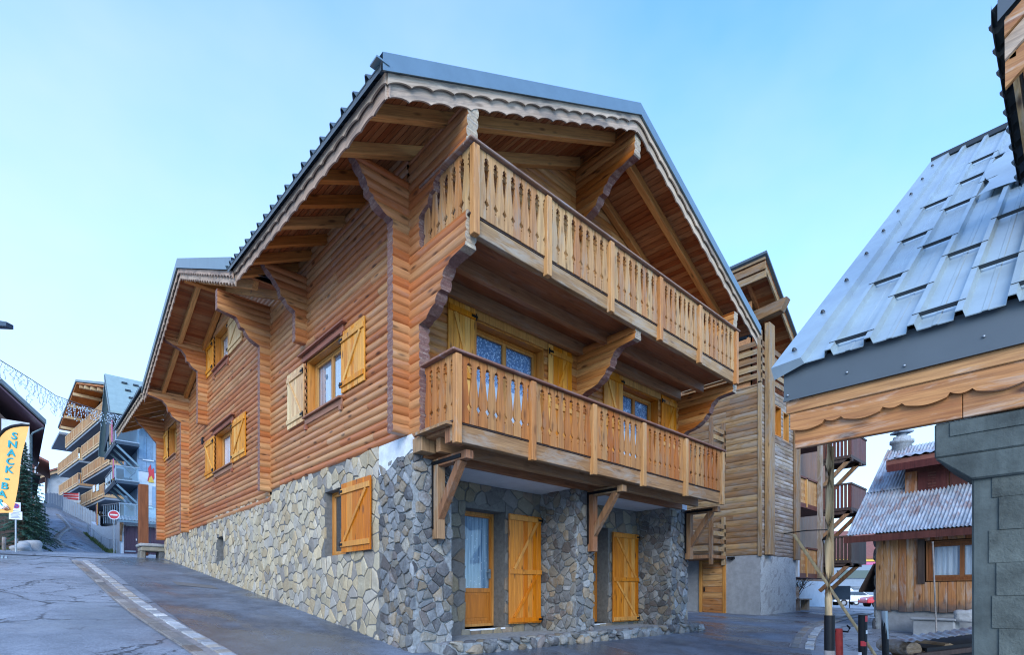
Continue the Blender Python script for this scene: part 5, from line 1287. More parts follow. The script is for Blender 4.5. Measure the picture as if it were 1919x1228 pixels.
o.add([sp(XF-.06,YE+.06)+Nn*-.06, sp(XF-.06,YE+.06)+Nn*.035, sp(XF-.06,YE-.15)+Nn*.05, sp(XF-.06,YE-.165)+Nn*.0], [(0,1,2,3)])
o.build('gable_cap', M['alu'], sl_)
for k in range(9):
    o = MB(); c_ = sp(XF+.1+k*.62, YE-.05)+Nn*.05; o.tube([c_, c_+Nn*.012, c_+Nn*.022], .016, 7, radii=[.02,.014,.008]); o.build('bolt', M['snowbar'], sl_)
o = MB(); o.box(XF+RL-.1, XF+RL+.02, YN, YE+.05, sp(XF+RL-.05,0).z-.01, sp(XF+RL-.05,0).z+.06); o.build('ridge_cap', M['snowbar'], sl_)
rows = {0:(.10,1.07,2.0,2.97), 1:(.62,1.57,2.53,3.4,4.2), 2:(.14,1.11,3.0,3.9), 3:(.63,1.6,3.4), 4:(.14,1.1), 5:(.62,1.6), 6:(.14,1.1,2.1), 7:(.62,1.6)}
for k, ss in rows.items():
    for s_ in ss:
        y0, y1 = ribs[k]+.018, ribs[k+1]-.018; x = XF-.05+s_; o = MB()
        a, b = sp(x,y0)+Nn*.037, sp(x,y1)+Nn*.037
        o.beam(a, b, .004, .026, up=Nn); o.beam(a+V(.012,0,.01)-Nn*.010, b+V(.012,0,.01)-Nn*.010, .022, .004, up=Nn); o.build('snow_guard', M['snowbar'], sl_)
ps = MB(); rr = random.Random(2); n = 12                                       # loose sheet of plastic caught near the ridge
ps.strip([[sp(2.35+1.75*i/n, -6.13-.05*sin(i*.8)-.34*j/6-.02*(i/n))+Nn*(.055+.012*sin(i*1.1+j*.8)+.006*rr.random()) for j in range(7)] for i in range(n+1)], 0, True)
tag(ps.build('plastic_sheet', M['alu']), 'crumpled pale plastic sheet lying on the ribbed metal roof', 'plastic sheet')
# concrete pillar and lintel
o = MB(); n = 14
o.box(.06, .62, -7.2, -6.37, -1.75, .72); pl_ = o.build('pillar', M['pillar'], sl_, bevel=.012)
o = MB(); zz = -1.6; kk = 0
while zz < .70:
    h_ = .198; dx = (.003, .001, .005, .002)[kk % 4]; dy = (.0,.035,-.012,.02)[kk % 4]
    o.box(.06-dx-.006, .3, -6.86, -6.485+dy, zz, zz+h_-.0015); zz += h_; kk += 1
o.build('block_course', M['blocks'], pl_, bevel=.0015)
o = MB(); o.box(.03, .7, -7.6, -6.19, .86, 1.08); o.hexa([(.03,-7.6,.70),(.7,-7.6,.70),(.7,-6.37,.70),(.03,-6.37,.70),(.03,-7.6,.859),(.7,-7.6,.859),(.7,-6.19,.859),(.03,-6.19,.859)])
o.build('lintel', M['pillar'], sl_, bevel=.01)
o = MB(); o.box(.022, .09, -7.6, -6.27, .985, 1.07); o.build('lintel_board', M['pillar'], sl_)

# ------------------------------------------------------------------ eave corner of the house overhead at the top right
ne = thing('overhead_roof', 'corner of a timber clad roof eave jutting in at the top right above the metal roof', 'roof', (.25,-6.5,3.4))
C0, C1 = V(.22,-6.48,3.60), V(1.9,-6.48,3.40)
def up38(p, d): return p+V(0,-d,d*.78)
o = MB(); cs = []; n = 9; L_ = 1.7
A, B = C0+V(-.06,.03,.02), C1+V(0,.03,.02)
rib_sheet(o, A, B, V(0,-2.2,2.2*.78), rib=.19, rh=.045, rw=.05, thick=.03); o.build('roof_sheet', M['alu_dark'], ne)
o = MB(); o.add([C0+V(-.06,.0,-.07), C0+V(-.06,.0,.06), up38(C0,2.2)+V(-.06,0,.06), up38(C0,2.2)+V(-.06,0,-.07)], [(0,1,2,3)]); o.add([C0+V(-.06,.03,-.07), C0+V(-.06,.03,.06), C1+V(0,.03,.06), C1+V(0,.03,-.02)], [(0,1,2,3)]); o.build('flashing', M['alu_dark'], ne)
for k, (h0, h1, dx) in enumerate(((-.17,-.07,-.04), (-.30,-.175,-.02), (-.46,-.305,0))):
    o = MB(); o.hexa([C0+V(dx,-.03,h0), C0+V(dx+.03,-.03,h0), up38(C0,2.2)+V(dx+.03,0,h0), up38(C0,2.2)+V(dx,0,h0), C0+V(dx,-.03,h1), C0+V(dx+.03,-.03,h1), up38(C0,2.2)+V(dx+.03,0,h1), up38(C0,2.2)+V(dx,0,h1)]); o.build('fascia_board', M['fresh'][1] if k != 1 else M['fascia'][1], ne)
for k, (h0, h1, dy) in enumerate(((-.10,-.02,-.03), (-.30,-.105,-.05))):
    o = MB(); o.hexa([C0+V(0,dy,h0), C1+V(0,dy,h0+.05), C1+V(0,dy-.03,h0+.05), C0+V(0,dy-.03,h0), C0+V(0,dy,h1), C1+V(0,dy,h1+.02), C1+V(0,dy-.03,h1+.02), C0+V(0,dy-.03,h1)]); o.build('eave_board', M['fresh'][0] if k else M['timber'], ne)
o = MB(); o.add([C0+V(0,-.1,-.3), C1+V(0,-.1,-.2), up38(C1,2.2)+V(0,0,-.1), up38(C0,2.2)+V(0,0,-.1)], [(0,1,2,3)]); o.build('soffit', M['soffit'][0], ne)
o = MB(); o.hexa([(.75,-8.65,1.6),(4.2,-8.65,1.6),(4.2,-7.15,1.6),(.75,-7.15,1.6),(.75,-8.65,4.95),(4.2,-8.65,4.6),(4.2,-7.15,3.5),(.75,-7.15,3.85)]); o.build('wall', M['planks'], ne)
# ------------------------------------------------------------------ apartment block with wooden balconies, up the street
AF = Fr((3.2,60,0), (-.103,.995,0), (-.995,-.103,0))
ap = thing('apartment_block', 'tall apartment block up the street with stacked balconies of pale wood under a broad gable', 'building', (3.2,64,6))
o = MB(); o.fbox(AF, 3.5, 26, -12, -2.4, 5, 21.5)
o.extrude([AF.p(3.5,-2.4,21.5), AF.p(26,-2.4,21.0), AF.p(15.3,-2.4,24.6)], AF.N*-9); o.build('wall', M['slab'], ap)
o = MB(); o.fbox(AF, 3.6, 25.9, -2.39, -2.3, 17.6, 21.4); o.extrude([AF.p(3.6,-2.32,21.4), AF.p(25.9,-2.32,21.0), AF.p(15.3,-2.32,24.5)], AF.N*-.05); o.build('timber_cladding', M['rafter'][1], ap)
def slope_slab(mb_, fr, ua, za, ub, zb, n0, n1, th): mb_.hexa([fr.p(ua,n0,za),fr.p(ub,n0,zb),fr.p(ub,n1,zb),fr.p(ua,n1,za),fr.p(ua,n0,za+th),fr.p(ub,n0,zb+th),fr.p(ub,n1,zb+th),fr.p(ua,n1,za+th)])
o = MB(); slope_slab(o, AF, 26.2, 21.7, 15.35, 25.05, -12, .5, .25); slope_slab(o, AF, 15.35, 25.05, .6, 20.9, -12, .5, .25); o.build('roof', M['flash'], ap)
o = MB(); slope_slab(o, AF, 26, 21.5, 15.35, 24.82, -2.3, .4, .15); slope_slab(o, AF, 15.35, 24.82, .8, 20.7, -2.3, .4, .15); o.build('soffit', M['rafter'][1], ap)
for u in (5, 8, 11, 13.5, 17, 19.5, 22, 24.5):
    z = 24.7-.33*(u-15.35) if u > 15.35 else 24.7-.285*(15.35-u)
    o = MB(); o.fbox(AF, u-.12, u+.12, -2.3, .45, z-.35, z-.02); o.build('rafter', M['apt_wood'], ap)
def apt_balcony(u0, u1, ztop, nd=0.0):
    o = MB(); o.fbox(AF, u0+.05, u1-.05, -2.38, nd-.1, ztop-1.75, ztop-1.35); bal = o.build('balcony', M['slab'], ap)
    r_ = MB(); 
    r_.fbox(AF, u0, u1, nd-.06, nd, ztop-.12, ztop); r_.fbox(AF, u0, u1, nd-.06, nd, ztop-1.20, ztop-1.05); r_.fbox(AF, u0, u1, nd-.08, nd+.01, ztop-1.5, ztop-1.3)
    r_.fbox(AF, u0, u0+.06, -2.38, nd-.061, ztop-.12, ztop); r_.fbox(AF, u0, u0+.06, -2.38, nd-.061, ztop-1.5, ztop-1.25)
    r_.build('rail', M['apt_wood'], bal)
    b = MB(); n = int((u1-u0)/.22)
    for i in range(n): b.fbox(AF, u0+.05+i*(u1-u0-.1)/n, u0+.05+i*(u1-u0-.1)/n+.17, nd-.045, nd-.02, ztop-1.05, ztop-.12)
    for i in range(9): b.fbox(AF, u0+.01, u0+.04, -2.3+i*.25, -2.3+i*.25+.15, ztop-1.25, ztop-.12)
    b.build('slats', M['baluster'], bal)
    for i in range(5):
        u = u0+.1+(u1-u0-.3)*i/4; p = MB(); p.fbox(AF, u, u+.12, nd+.0, nd+.04, ztop-1.5, ztop+.0); p.build('post', M['apt_wood'], bal)
    return bal
for a, b, z in ((4.2,24.4,20.35), (2.4,15.0,17.45), (2.3,14.8,14.75), (4.4,15.3,11.65), (16.8,29.4,17.6), (16.8,28.7,14.55), (15.4,21.2,10.9)): apt_balcony(a, b, z)
o = MB(); slope_slab(o, AF, 30, 19.6, 24.5, 20.6, -6, .6, .3); o.fbox(AF, 26.1, 29, -9, -2.4, 6, 19.6); o.build('side_wing', M['slab'], ap)
for u, z in ((6.5,12.0), (8.2,12.1)):
    o = MB(); o.fbox(AF, u, u+.9, .02, .06, z-.9, z-.2); tag(o.build('towel', M['white'] if u > 7 else M['bulb']), ('white' if u > 7 else 'pale blue')+' towel hung over the lowest long balcony rail', 'towel')

# ------------------------------------------------------------------ blue chalet with glass balconies and the garage in front of it
bl = thing('blue_chalet', 'blue grey chalet with a steep pale metal roof and glass balconies', 'house', (3,46,3.2))
o = MB(); o.box(2.95, 14, 45.0, 52, 3, 13.4); o.build('wall', M['bluewood'] if False else M['bluewall'], bl)
o = MB(); n = 16
for k in range(n): o.box(2.97+k*.3, 2.97+k*.3+.285, 44.94, 44.999, 9.75, 13.3)
o.build('board_cladding', plain('blue_grey_boards', (.22,.34,.48), .7, 0, .2, 5, .15), bl)
o = MB(); o.box(3.0, 14, 44.93, 44.998, 3.2, 9.7); o.build('white_render', M['offwhite'], bl)
o = MB(); o.extrude([(1.35,43.2,13.6),(1.35,50.2,12.0),(1.35,46.2,17.0)], (.08,0,0)); o.build('gable', M['navy'], bl)
o = MB(); o.add([(1.0,46.2,17.3),(14,46.2,17.3),(14,42.9,13.6),(1.0,42.9,13.6),(1.0,46.2,17.15),(14,46.2,17.15),(14,42.9,13.45),(1.0,42.9,13.45)], [(0,1,2,3),(7,6,5,4),(0,3,7,4),(3,2,6,7)])
o.add([(1.0,46.2,17.3),(14,46.2,17.3),(14,50.8,11.6),(1.0,50.8,11.6),(1.0,46.2,17.1),(1.0,50.8,11.4)], [(0,1,2,3),(0,3,5,4)]); o.build('roof', M['bluegreen'], bl)
for k in range(7):
    x, s_ = 2.0+(k%3)*.75+(k//3)*.15, .18+.2*(k//3)
    o = MB(); z = 17.3-3.7*s_; y = 46.2-3.3*s_; o.box(x, x+.38, y-.1, y, z, z+.12); o.build('snow_guard', M['snowbar'], bl)
o = MB(); scallop(o, (.98,46.2,17.25), (.98,43.0,13.6), .04, .45, .18, .45, (-1,0,0)); o.build('barge_board', M['flash'], bl)
def blue_window(x, z0, z1, w_=.55, fr=Fr((0,44.93,0),(1,0,0),(0,-1,0))):
    w0 = window(bl, fr, x, x+w_, z0, z1, .03, M['white'], M['dark'], 1, lining=False, fw=.05)
    for a in (x-.36, x+w_+.04):
        s_ = MB(); s_.fbox(fr, a, a+.32, .01, .05, z0, z1); s_.build('shutter', M['bluewall'], w0)
    s_ = MB(); s_.fbox(fr, x-.1, x+w_+.1, .0, .1, z0-.1, z0-.01); s_.build('sill', M['white'], w0)
blue_window(3.4, 10.7, 12.5); blue_window(3.35, 6.9, 8.6)
WF = Fr((2.95,0,0),(0,1,0),(-1,0,0))
for y in (45.6, 47.6): window(bl, WF, y, y+.9, 7.0, 9.0, .02, M['white'], M['dark'], 1, lining=False)
for y in (45.8, 48): window(bl, WF, y, y+.9, 10.2, 12.0, .02, M['white'], M['dark'], 1, lining=False)
for zr, y1 in ((12.75, 50.3), (9.75, 50.0)):
    zb = zr-1.15; o = MB(); o.box(1.4, 2.94, 43.8, y1, zb-.22, zb); o.box(1.38, 1.44, 43.8, y1, zb-.34, zb-.1); bal = o.build('balcony', M['navy'], bl)
    o = MB(); o.add([(1.42,43.84,zb+.05),(1.42,y1,zb+.05),(1.42,y1,zr-.06),(1.42,43.84,zr-.06)], [(0,1,2,3)]); o.add([(1.45,43.82,zb+.05),(2.9,43.82,zb+.05),(2.9,43.82,zr-.06),(1.45,43.82,zr-.06)], [(0,1,2,3)]); o.build('glass_panel', M['glass_blue'], bal)
    o = MB(); o.box(1.38, 1.46, 43.78, y1, zr-.06, zr); o.box(1.461, 2.94, 43.78, 43.86, zr-.06, zr); o.box(1.461, 2.94, 43.79, 43.85, zb+.02, zb+.1); o.box(1.39,1.45,43.861,y1,zb+.02,zb+.1)
    for y in (45.3, 46.8, 48.3): o.box(1.39, 1.45, y, y+.06, zb+.1, zr-.06)
    o.box(1.38, 1.46, 43.78, 43.859, zb, zr-.061); o.build('rail', M['steel'], bal)
    for y in (43.95, 45.6, 47.4):
        o = MB(); o.beam((1.5,y,zb-.3), (2.95,y,zb-1.75), .14, .14); o.build('brace', M['flash'], bal)
for i, (x, y, z, h, m_, what) in enumerate(((1.5,44.1,8.75,1.5,'pink','pink board leaning on the lower glass balcony'), (1.52,44.5,8.7,1.6,'yellow','yellow board leaning on the lower glass balcony'), (1.5,44.9,11.7,1.7,'pink','pink board standing at the upper glass balcony'), (1.5,45.9,11.7,1.6,'apt_wood','pale wooden board standing at the upper glass balcony'))):
    o = MB(); o.box(x-.20, x-.15, y, y+.3, z, z+h); tag(o.build('board', M[m_]), what, 'board')
o = MB(); o.box(1.9, 2.5, 44.0, 44.5, 8.75, 8.9); o.beam((2.3,44.2,8.9),(2.7,44.2,9.4), .4, .06); o.box(1.95,2.0,44.0,44.45,8.61,8.75); o.box(2.4,2.45,44.0,44.45,8.61,8.75); tag(o.build('deck_chair', M['navy']), 'dark reclining chair behind the lower balcony glass', 'chair')
# coloured wall sign: an abstract red and yellow shape
o = MB(); sf = Fr((0,44.92,0),(1,0,0),(0,-1,0))
o.extrude([sf.p(u,0,z) for u, z in ((3.62,9.0),(3.72,9.5),(3.66,10.0),(3.84,10.35),(3.9,9.9),(4.05,10.1),(4.1,9.3),(3.95,9.0))], (0,-.03,0)); so_ = o.build('wall_sign', M['red'], bl)
o = MB(); o.extrude([sf.p(u,.035,z) for u, z in ((3.68,8.9),(3.74,9.25),(3.9,9.45),(4.0,9.15),(4.08,8.9))], (0,-.02,0)); o.build('yellow_part', M['yellow'], so_)
# terrace, garage and retaining wall
ga = thing('garage', 'plum coloured double garage door under a small canopy below a glass railed terrace', 'garage', (2.8,43.2,3.1))
o = MB(); o.box(1.62, 8, 43.2, 44.9, 2.6, 5.55); o.build('wall', M['offwhite'], ga)
for a, b in ((1.86,2.68), (2.70,3.55), (3.57,4.5)):
    o = MB()
    for k in range(5): o.box(a+(b-a)*k/5+.004, a+(b-a)*(k+1)/5-.004, 43.12, 43.19, 3.0, 5.1)
    o.build('door', M['purple'], ga)

for (hx, hz) in ((2.60,4.0),(2.74,4.2)):
    o = MB(); o.box(hx,hx+.06,43.08,43.12,hz,hz+.15); o.build('handle', M['white'], ga)
o = MB(); o.box(1.9,2.6,43.09,43.115,3.12,3.22); o.build('kick_plate', M['steel'], ga)
o = MB(); half_wave_sheet(o, (1.35,42.3,5.45), (5,42.3,5.45), (0,1.0,.42), .2, .03); o.build('canopy', M['alu'], ga)
o = MB(); o.box(1.4,5,42.34,42.42,5.28,5.42); o.build('canopy_beam', M['flash'], ga)
o = MB(); o.beam((1.68,43.15,4.35),(1.68,42.4,5.2), .12, .12); o.box(1.6,1.74,43.06,43.2,3.9,5.3); o.build('canopy_brace', M['timber'], ga)
o = MB(); o.box(1.62, 5, 43.6, 44.9, 5.56, 5.75); o.build('terrace_slab', M['slab'], ga)
o = MB(); o.add([(1.7,43.64,5.8),(5,43.64,5.8),(5,43.64,6.8),(1.7,43.64,6.8)], [(0,1,2,3)]); o.build('glass_panel', M['glass_blue'], ga)
o = MB(); o.box(1.6,5,43.62,43.67,6.8,6.88)
for x in (1.62,2.6,3.4): o.box(x,x+.05,43.62,43.67,5.75,6.8)
o.beam((1.64,43.7,6.85),(1.2,50.2,7.4),.06,.06); o.beam((1.64,43.7,5.9),(1.2,50.2,6.5),.06,.06)
for k in range(8): o.beam((1.64-.055*k,43.7+.82*k,5.3+.07*k),(1.64-.055*k,43.7+.82*k,6.85+.07*k),.05,.05)
o.build('rail', M['steel'], ga)
RW = [(1.62,43.1,5.2),(1.45,45.0,5.25),(1.15,47.5,5.35),(.9,50.0,5.6),(.72,52.0,6.0),(.75,53.5,6.3)]
o = MB(); 
o.strip([[V(x,y,G(x,y)-.6) for x,y,z in RW],[V(x,y,z) for x,y,z in RW],[V(x+.3,y,z) for x,y,z in RW],[V(x+.3,y,G(x,y)-.6) for x,y,z in RW]], 0, False); tag(o.build('retaining_wall', M['offwhite']), 'curved white retaining wall running down the street to the garage', 'wall')
o = MB()
for x,y,z in RW: o.tube([(x-.25,y,G(x,y)-.1),(x-.25,y,G(x,y)+1.05)], .03, 6)
o.tube([(x-.25,y,G(x,y)+1.0) for x,y,z in RW], .025, 6); tag(o.build('handrail', M['steel']), 'thin steel handrail in front of the curved white wall', 'handrail')
for i, (dx, m_, w_) in enumerate(((0,'yellow',.16),(.35,'pink',.5),(.9,'yellow',.14),(1.15,'apt_wood',.14),(1.4,'orange_cloth',.12))):
    x, y = 1.0-.02*i, 51.9-dx*1.1; o = MB(); z = 5.7
    o.box(x-.04, x+.02, y-w_, y, z, z+1.9-.1*(i%2)); tag(o.build('board', M[m_]), ['slim yellow board at the far end of the row above the white wall','wide pink board in the row above the white wall','slim yellow board just right of the wide pink one','pale wooden board in the row above the white wall','orange board nearest the garage in the row above the wall'][i], 'board')

# no entry sign
ns = thing('no_entry_sign', 'round red no entry sign with a white bar on a grey pole', 'sign', (.89,39.96,3.0))
ND = V(-.12,-1.24,0).normalized(); NS = V(ND.y*-1, ND.x, 0)
o = MB(); o.tube([(.89,39.96,2.8),(.89,39.96,5.8)], .035, 8); o.build('pole', M['steel'], ns)
c = V(.89,39.96,5.47)+ND*.05
o = MB(); o.tube([c, c+ND*.02], .31, 24); o.build('disc', M['red'], ns)
o = MB(); q = NS*.21; o.hexa([c+ND*.022-q-V(0,0,.05), c+ND*.022+q-V(0,0,.05), c+ND*.03+q-V(0,0,.05), c+ND*.03-q-V(0,0,.05), c+ND*.022-q+V(0,0,.05), c+ND*.022+q+V(0,0,.05), c+ND*.03+q+V(0,0,.05), c+ND*.03-q+V(0,0,.05)]); o.build('white_bar', M['white'], ns)
o = MB()
for a, b in ((.31,.335),):
    n = 28; o.strip([[c+ND*.024+NS*(r_*cos(2*pi*k/n))+V(0,0,r_*sin(2*pi*k/n)) for k in range(n+1)] for r_ in (a-.03, b)]); 
o.build('rim', M['white'], ns)

# parking sign
pk = thing('parking_sign', 'small white parking restriction sign with a lower text plate on a grey pole', 'sign', (-4.23,22.93,1.7))
KD = V(-.08,-1.3,0).normalized(); KS = V(-KD.y, KD.x, 0); KF = Fr((-4.23,22.93,0), KS, KD)
o = MB(); o.tube([(-4.23,22.93,1.2),(-4.23,22.93,3.66)], .03, 8); o.build('pole', M['steel'], pk)
o = MB(); o.fbox(KF, -.14, .15, .035, .045, 3.33, 3.68); o.build('plate', M['white'], pk)
o = MB(); o.fbox(KF, -.20, .20, .035, .045, 2.98, 3.31); lp = o.build('text_plate', M['white'], pk)
o = MB()
for k in range(5): o.fbox(KF, -.15+.02*(k%2), .14-.03*(k%3), .046, .05, 3.04+k*.05, 3.06+k*.05)
o.build('text_lines', M['slab'], lp)
o = MB(); cc = KF.p(.01,.05,3.53); o.tube([cc, cc+KD*.006], .095, 20); o.build('roundel', M['signblue'], pk)
o = MB(); n = 20; o.strip([[KF.p(.01+r_*cos(2*pi*k/n),.06,3.53+r_*sin(2*pi*k/n)) for k in range(n+1)] for r_ in (.08,.1)]); o.beam(KF.p(-.05,.062,3.59), KF.p(.07,.062,3.47), .004, .02, up=KS); o.build('red_ring', M['red'], pk)

# snack bar feather flag
FD = V(-.6775,-.7355,0); FU = V(.7355,-.6775,0); FO = V(CX,CY,0)-FD*17.0; BF_ = Fr(FO, FU, FD)
def fx(px, py): return (px-960)/1015*17, (1112-py)/1015*17
fg = thing('banner_flag', 'orange feather flag with teal snack-bar lettering and a dark curved pole', 'flag', tuple(BF_.p(*[fx(-45,1040)[0],0,.9])))
right = [(53,797),(50,815),(44,850),(38,885),(31,920),(25,962)]; left = [(-26,868),(-30,890),(-34,915),(-38,940),(-42,962)]
arc = [(53,797),(40,796.5),(25,800),(12,806),(0,815),(-10,829),(-18,846),(-24,862),(-26,868)]
def wob(u, z): return .035*sin(u*5+z*2.2)
o = MB(); k = 18; rows_ = []
def interp(pl, t):
    t = t*(len(pl)-1); i = min(int(t), len(pl)-2); t -= i; return (pl[i][0]+(pl[i+1][0]-pl[i][0])*t, pl[i][1]+(pl[i+1][1]-pl[i][1])*t)
Lp = arc+left[1:]
for i in range(k+1):
    a, b = interp(Lp, i/k), interp(right, i/k); r_ = []
    for j in range(9):
        p = (a[0]+(b[0]-a[0])*j/8, a[1]+(b[1]-a[1])*j/8); u, z = fx(*p); r_.append(BF_.p(u, wob(u, z), z))
    rows_.append(r_)
o.strip(rows_, 0, True); cl_ = o.build('cloth', M['orange_cloth'], fg)
o = MB(); pl3 = [BF_.p(fx(*p)[0], wob(*fx(*p)), fx(*p)[1]) for p in arc+left[1:]+[(-46,1000),(-50,1045)]]; o.tube(pl3, .045, 8, radii=[.03]+[.05]*7+[.045]*(len(pl3)-8)); o.build('pole', M['black'], fg)
def text_mesh(s, size, mat, name, fr, u, n, z, parent, sx=1.0, rot=0.0, bold=.02, shear=0.0):
    cu = bpy.data.curves.new(name, 'FONT'); cu.body = s; cu.size = size; cu.align_x = 'CENTER'; cu.align_y = 'CENTER'; cu.offset = bold*size; cu.extrude = .004; cu.shear = shear; cu.resolution_u = 3
    ob_ = bpy.data.objects.new(name, cu); COL.objects.link(ob_); dg = bpy.context.evaluated_depsgraph_get(); me = bpy.data.meshes.new_from_object(ob_.evaluated_get(dg)); bpy.data.objects.remove(ob_)
    po = world_of(parent)
    for v in me.vertices:
        x, y, t = v.co.x*sx, v.co.y, v.co.z; x, y = x*cos(rot)-y*sin(rot), x*sin(rot)+y*cos(rot)
        v.co = fr.p(u+x, n+t, z+y)-po
    me.materials.clear(); me.materials.append(mat); q = bpy.data.objects.new(name, me); COL.objects.link(q); q.parent = parent; return q
lets = 'SNACK-BAR'
for i, ch_ in enumerate(lets):
    px, py = 30-27*i/8, 819+124*i/8; u, z = fx(px, py); text_mesh(ch_, .30 if ch_ != '-' else .36, M['teal'], 'letter', BF_, u, wob(u, z)+.02, z, cl_, 1.35, -.10, .025)
o = MB(); u, z = fx(2, 950)
o.extrude([BF_.p(u+.30*cos(t*pi/8), wob(u,z)+.02, z-.08+.22*sin(t*pi/8)) for t in range(9)], FD*.006); o.build('print_dome', M['white'], cl_)
o = MB(); u, z = fx(15, 954)
for a in range(7): o.beam(BF_.p(u, wob(u,z)+.03, z-.06), BF_.p(u+.14*cos(.4+a*.38), wob(u,z)+.03, z-.06+.15*sin(.4+a*.38)), .02, .006, up=FD)
o.build('print_twig', M['brown_post'], cl_)

# dark house at the far left edge, seen gable on
LFr = Fr((-3.55,35.8,0), (-1,0,0), (0,-1,0))
lh = thing('dark_chalet', 'dark timber house with a steep overhanging roof behind the orange flag', 'house', tuple(LFr.p(4,-4,2.3)))
o = MB(); o.extrude([LFr.p(0,0,2), LFr.p(0,0,8.9), LFr.p(5.5,0,14.8), LFr.p(11,0,8.9), LFr.p(11,0,2)], LFr.N*-12); o.build('wall', M['dark_wood'], lh)
o = MB(); slope_slab(o, LFr, -.62, 9.75, 5.5, 15.9, -13, 1.3, .22); slope_slab(o, LFr, 11.6, 9.75, 5.5, 15.9, -13, 1.3, .22); o.build('roof', M['tile'], lh)
o = MB(); slope_slab(o, LFr, -.55, 9.62, 5.5, 15.7, -12.5, 1.2, .12); o.build('soffit', M['purple'], lh)
o = MB(); slope_slab(o, LFr, -.66, 9.78, 5.5, 15.96, 1.3, 1.36, .26); o.build('barge_board', M['metal'], lh)
o = MB(); o.fbox(LFr, .05, 1.25, .01, .06, 7.2, 10.0); o.build('white_panel', M['offwhite'], lh)
o = MB(); o.fbox(LFr, 1.35, 2.6, .01, .08, 7.2, 10.1); o.build('blue_panel', M['bluewood'], lh)
o = MB(); o.tube([LFr.p(-.55,.9,9.65), LFr.p(-.1,.3,9.4), LFr.p(-.03,.06,9.3), LFr.p(-.03,.06,2.2)], .05, 8); o.build('downpipe', M['flash'], lh)
o = MB(); o.fbox(LFr, -.45, -.02, -9, -.1, 7.0, 7.12); o.build('side_balcony', M['dark_wood'], lh)

# houses at the top of the street
th_ = thing('stone_gable_house', 'house with a grey stone gable and wooden eaves at the top of the street', 'house', (0,95,9))
TF = Fr((.6,95,0), (1,0,0), (0,-1,0))
o = MB(); o.fbox(TF, -1.2, 8, -8, 0, 8, 17.0); o.extrude([TF.p(-1.2,0,17.0), TF.p(8,0,17.0), TF.p(4.2,0,19.2)], (0,8,0)); o.build('wall', M['roughcast'], th_)
o = MB(); slope_slab(o, TF, -3.0, 16.2, 4.2, 20.2, -9, .9, .25); slope_slab(o, TF, 11, 16.2, 4.2, 20.2, -9, .9, .25); o.build('roof', M['rust_roof'], th_)
o = MB(); slope_slab(o, TF, -3.0, 15.7, 4.2, 19.7, .5, .7, .5); o.build('barge_board', M['apt_wood'], th_)
o = MB(); o.tube([TF.p(-1.5,.5,8.5), TF.p(-1.5,.5,16.8)], .1, 8); o.build('post', M['dark_wood'], th_)
th2 = thing('red_brown_house', 'red brown timber house with a pale roof behind the fir tree', 'house', (-3,66,9))
TF2 = Fr((-2.7,66,0), (-1,.05,0), (-.05,-1,0))
o = MB(); o.fbox(TF2, 0, 7, -8, 0, 7, 13.4); o.build('wall', M['red_wood'], th2)
o = MB(); slope_slab(o, TF2, -1.1, 13.1, 3.5, 15.5, -9, 1, .22); slope_slab(o, TF2, 8, 13.1, 3.5, 15.5, -9, 1, .22); o.build('roof', M['rust_roof'], th2)
o = MB(); slope_slab(o, TF2, .4, 14.1, 3.4, 15.7, -4, -1.5, .1); o.build('pale_sheet', M['flash'], th2)
o = MB(); o.tube([TF2.p(-.3,.7,13.1), TF2.p(-.05,.1,12.6), TF2.p(-.05,.08,8.5)], .07, 7); o.build('downpipe', M['offwhite'], th2)
o = MB(); fy = [(-1.9,66.5),(-.4,67.6),(1.2,67.4),(2.6,66)]
for (xa, ya), (xb, yb) in zip(fy, fy[1:]):
    n = 11
    for k in range(n):
        x, y = xa+(xb-xa)*k/n, ya+(yb-ya)*k/n; x2, y2 = xa+(xb-xa)*(k+.88)/n, ya+(yb-ya)*(k+.88)/n; z = G(x, y)
        o.hexa([(x,y,z-.2),(x2,y2,z-.2),(x2,y2+.03,z-.2),(x,y+.03,z-.2),(x,y,z+1.5+.06*(k%2)),(x2,y2,z+1.5+.06*(k%2)),(x2,y2+.03,z+1.5),(x,y+.03,z+1.5)])
tag(o.build('plank_fence', M['slab']), 'grey vertical plank fence across the top of the street', 'fence')
o = MB(); 
for k in range(3): o.beam((-.3,69.6,10.3+k*.26), (1.0,68.9,10.3+k*.26), .04, .2)
ar = thing('barrier_boards', 'small red and white barrier boards above the plank fence', 'barrier', (.3,69.3,9)); o.build('board', M['red'], ar)
o = MB()
for k in range(2): o.beam((-.3,69.55,10.43+k*.26), (1.0,68.85,10.43+k*.26), .04, .05)
o.beam((-.3,69.6,9),(-.3,69.6,11),.06,.06); o.beam((1.0,68.9,8.5),(1.0,68.9,11),.06,.06); o.build('frame', M['white'], ar)
o = MB(); o.tube([(-2.45,50.0,4.6),(-2.45,50.0,7.4)], .06, 8); tag(o.build('thin_post', M['steel']), 'thin grey post at the street edge right of the fir tree', 'post')

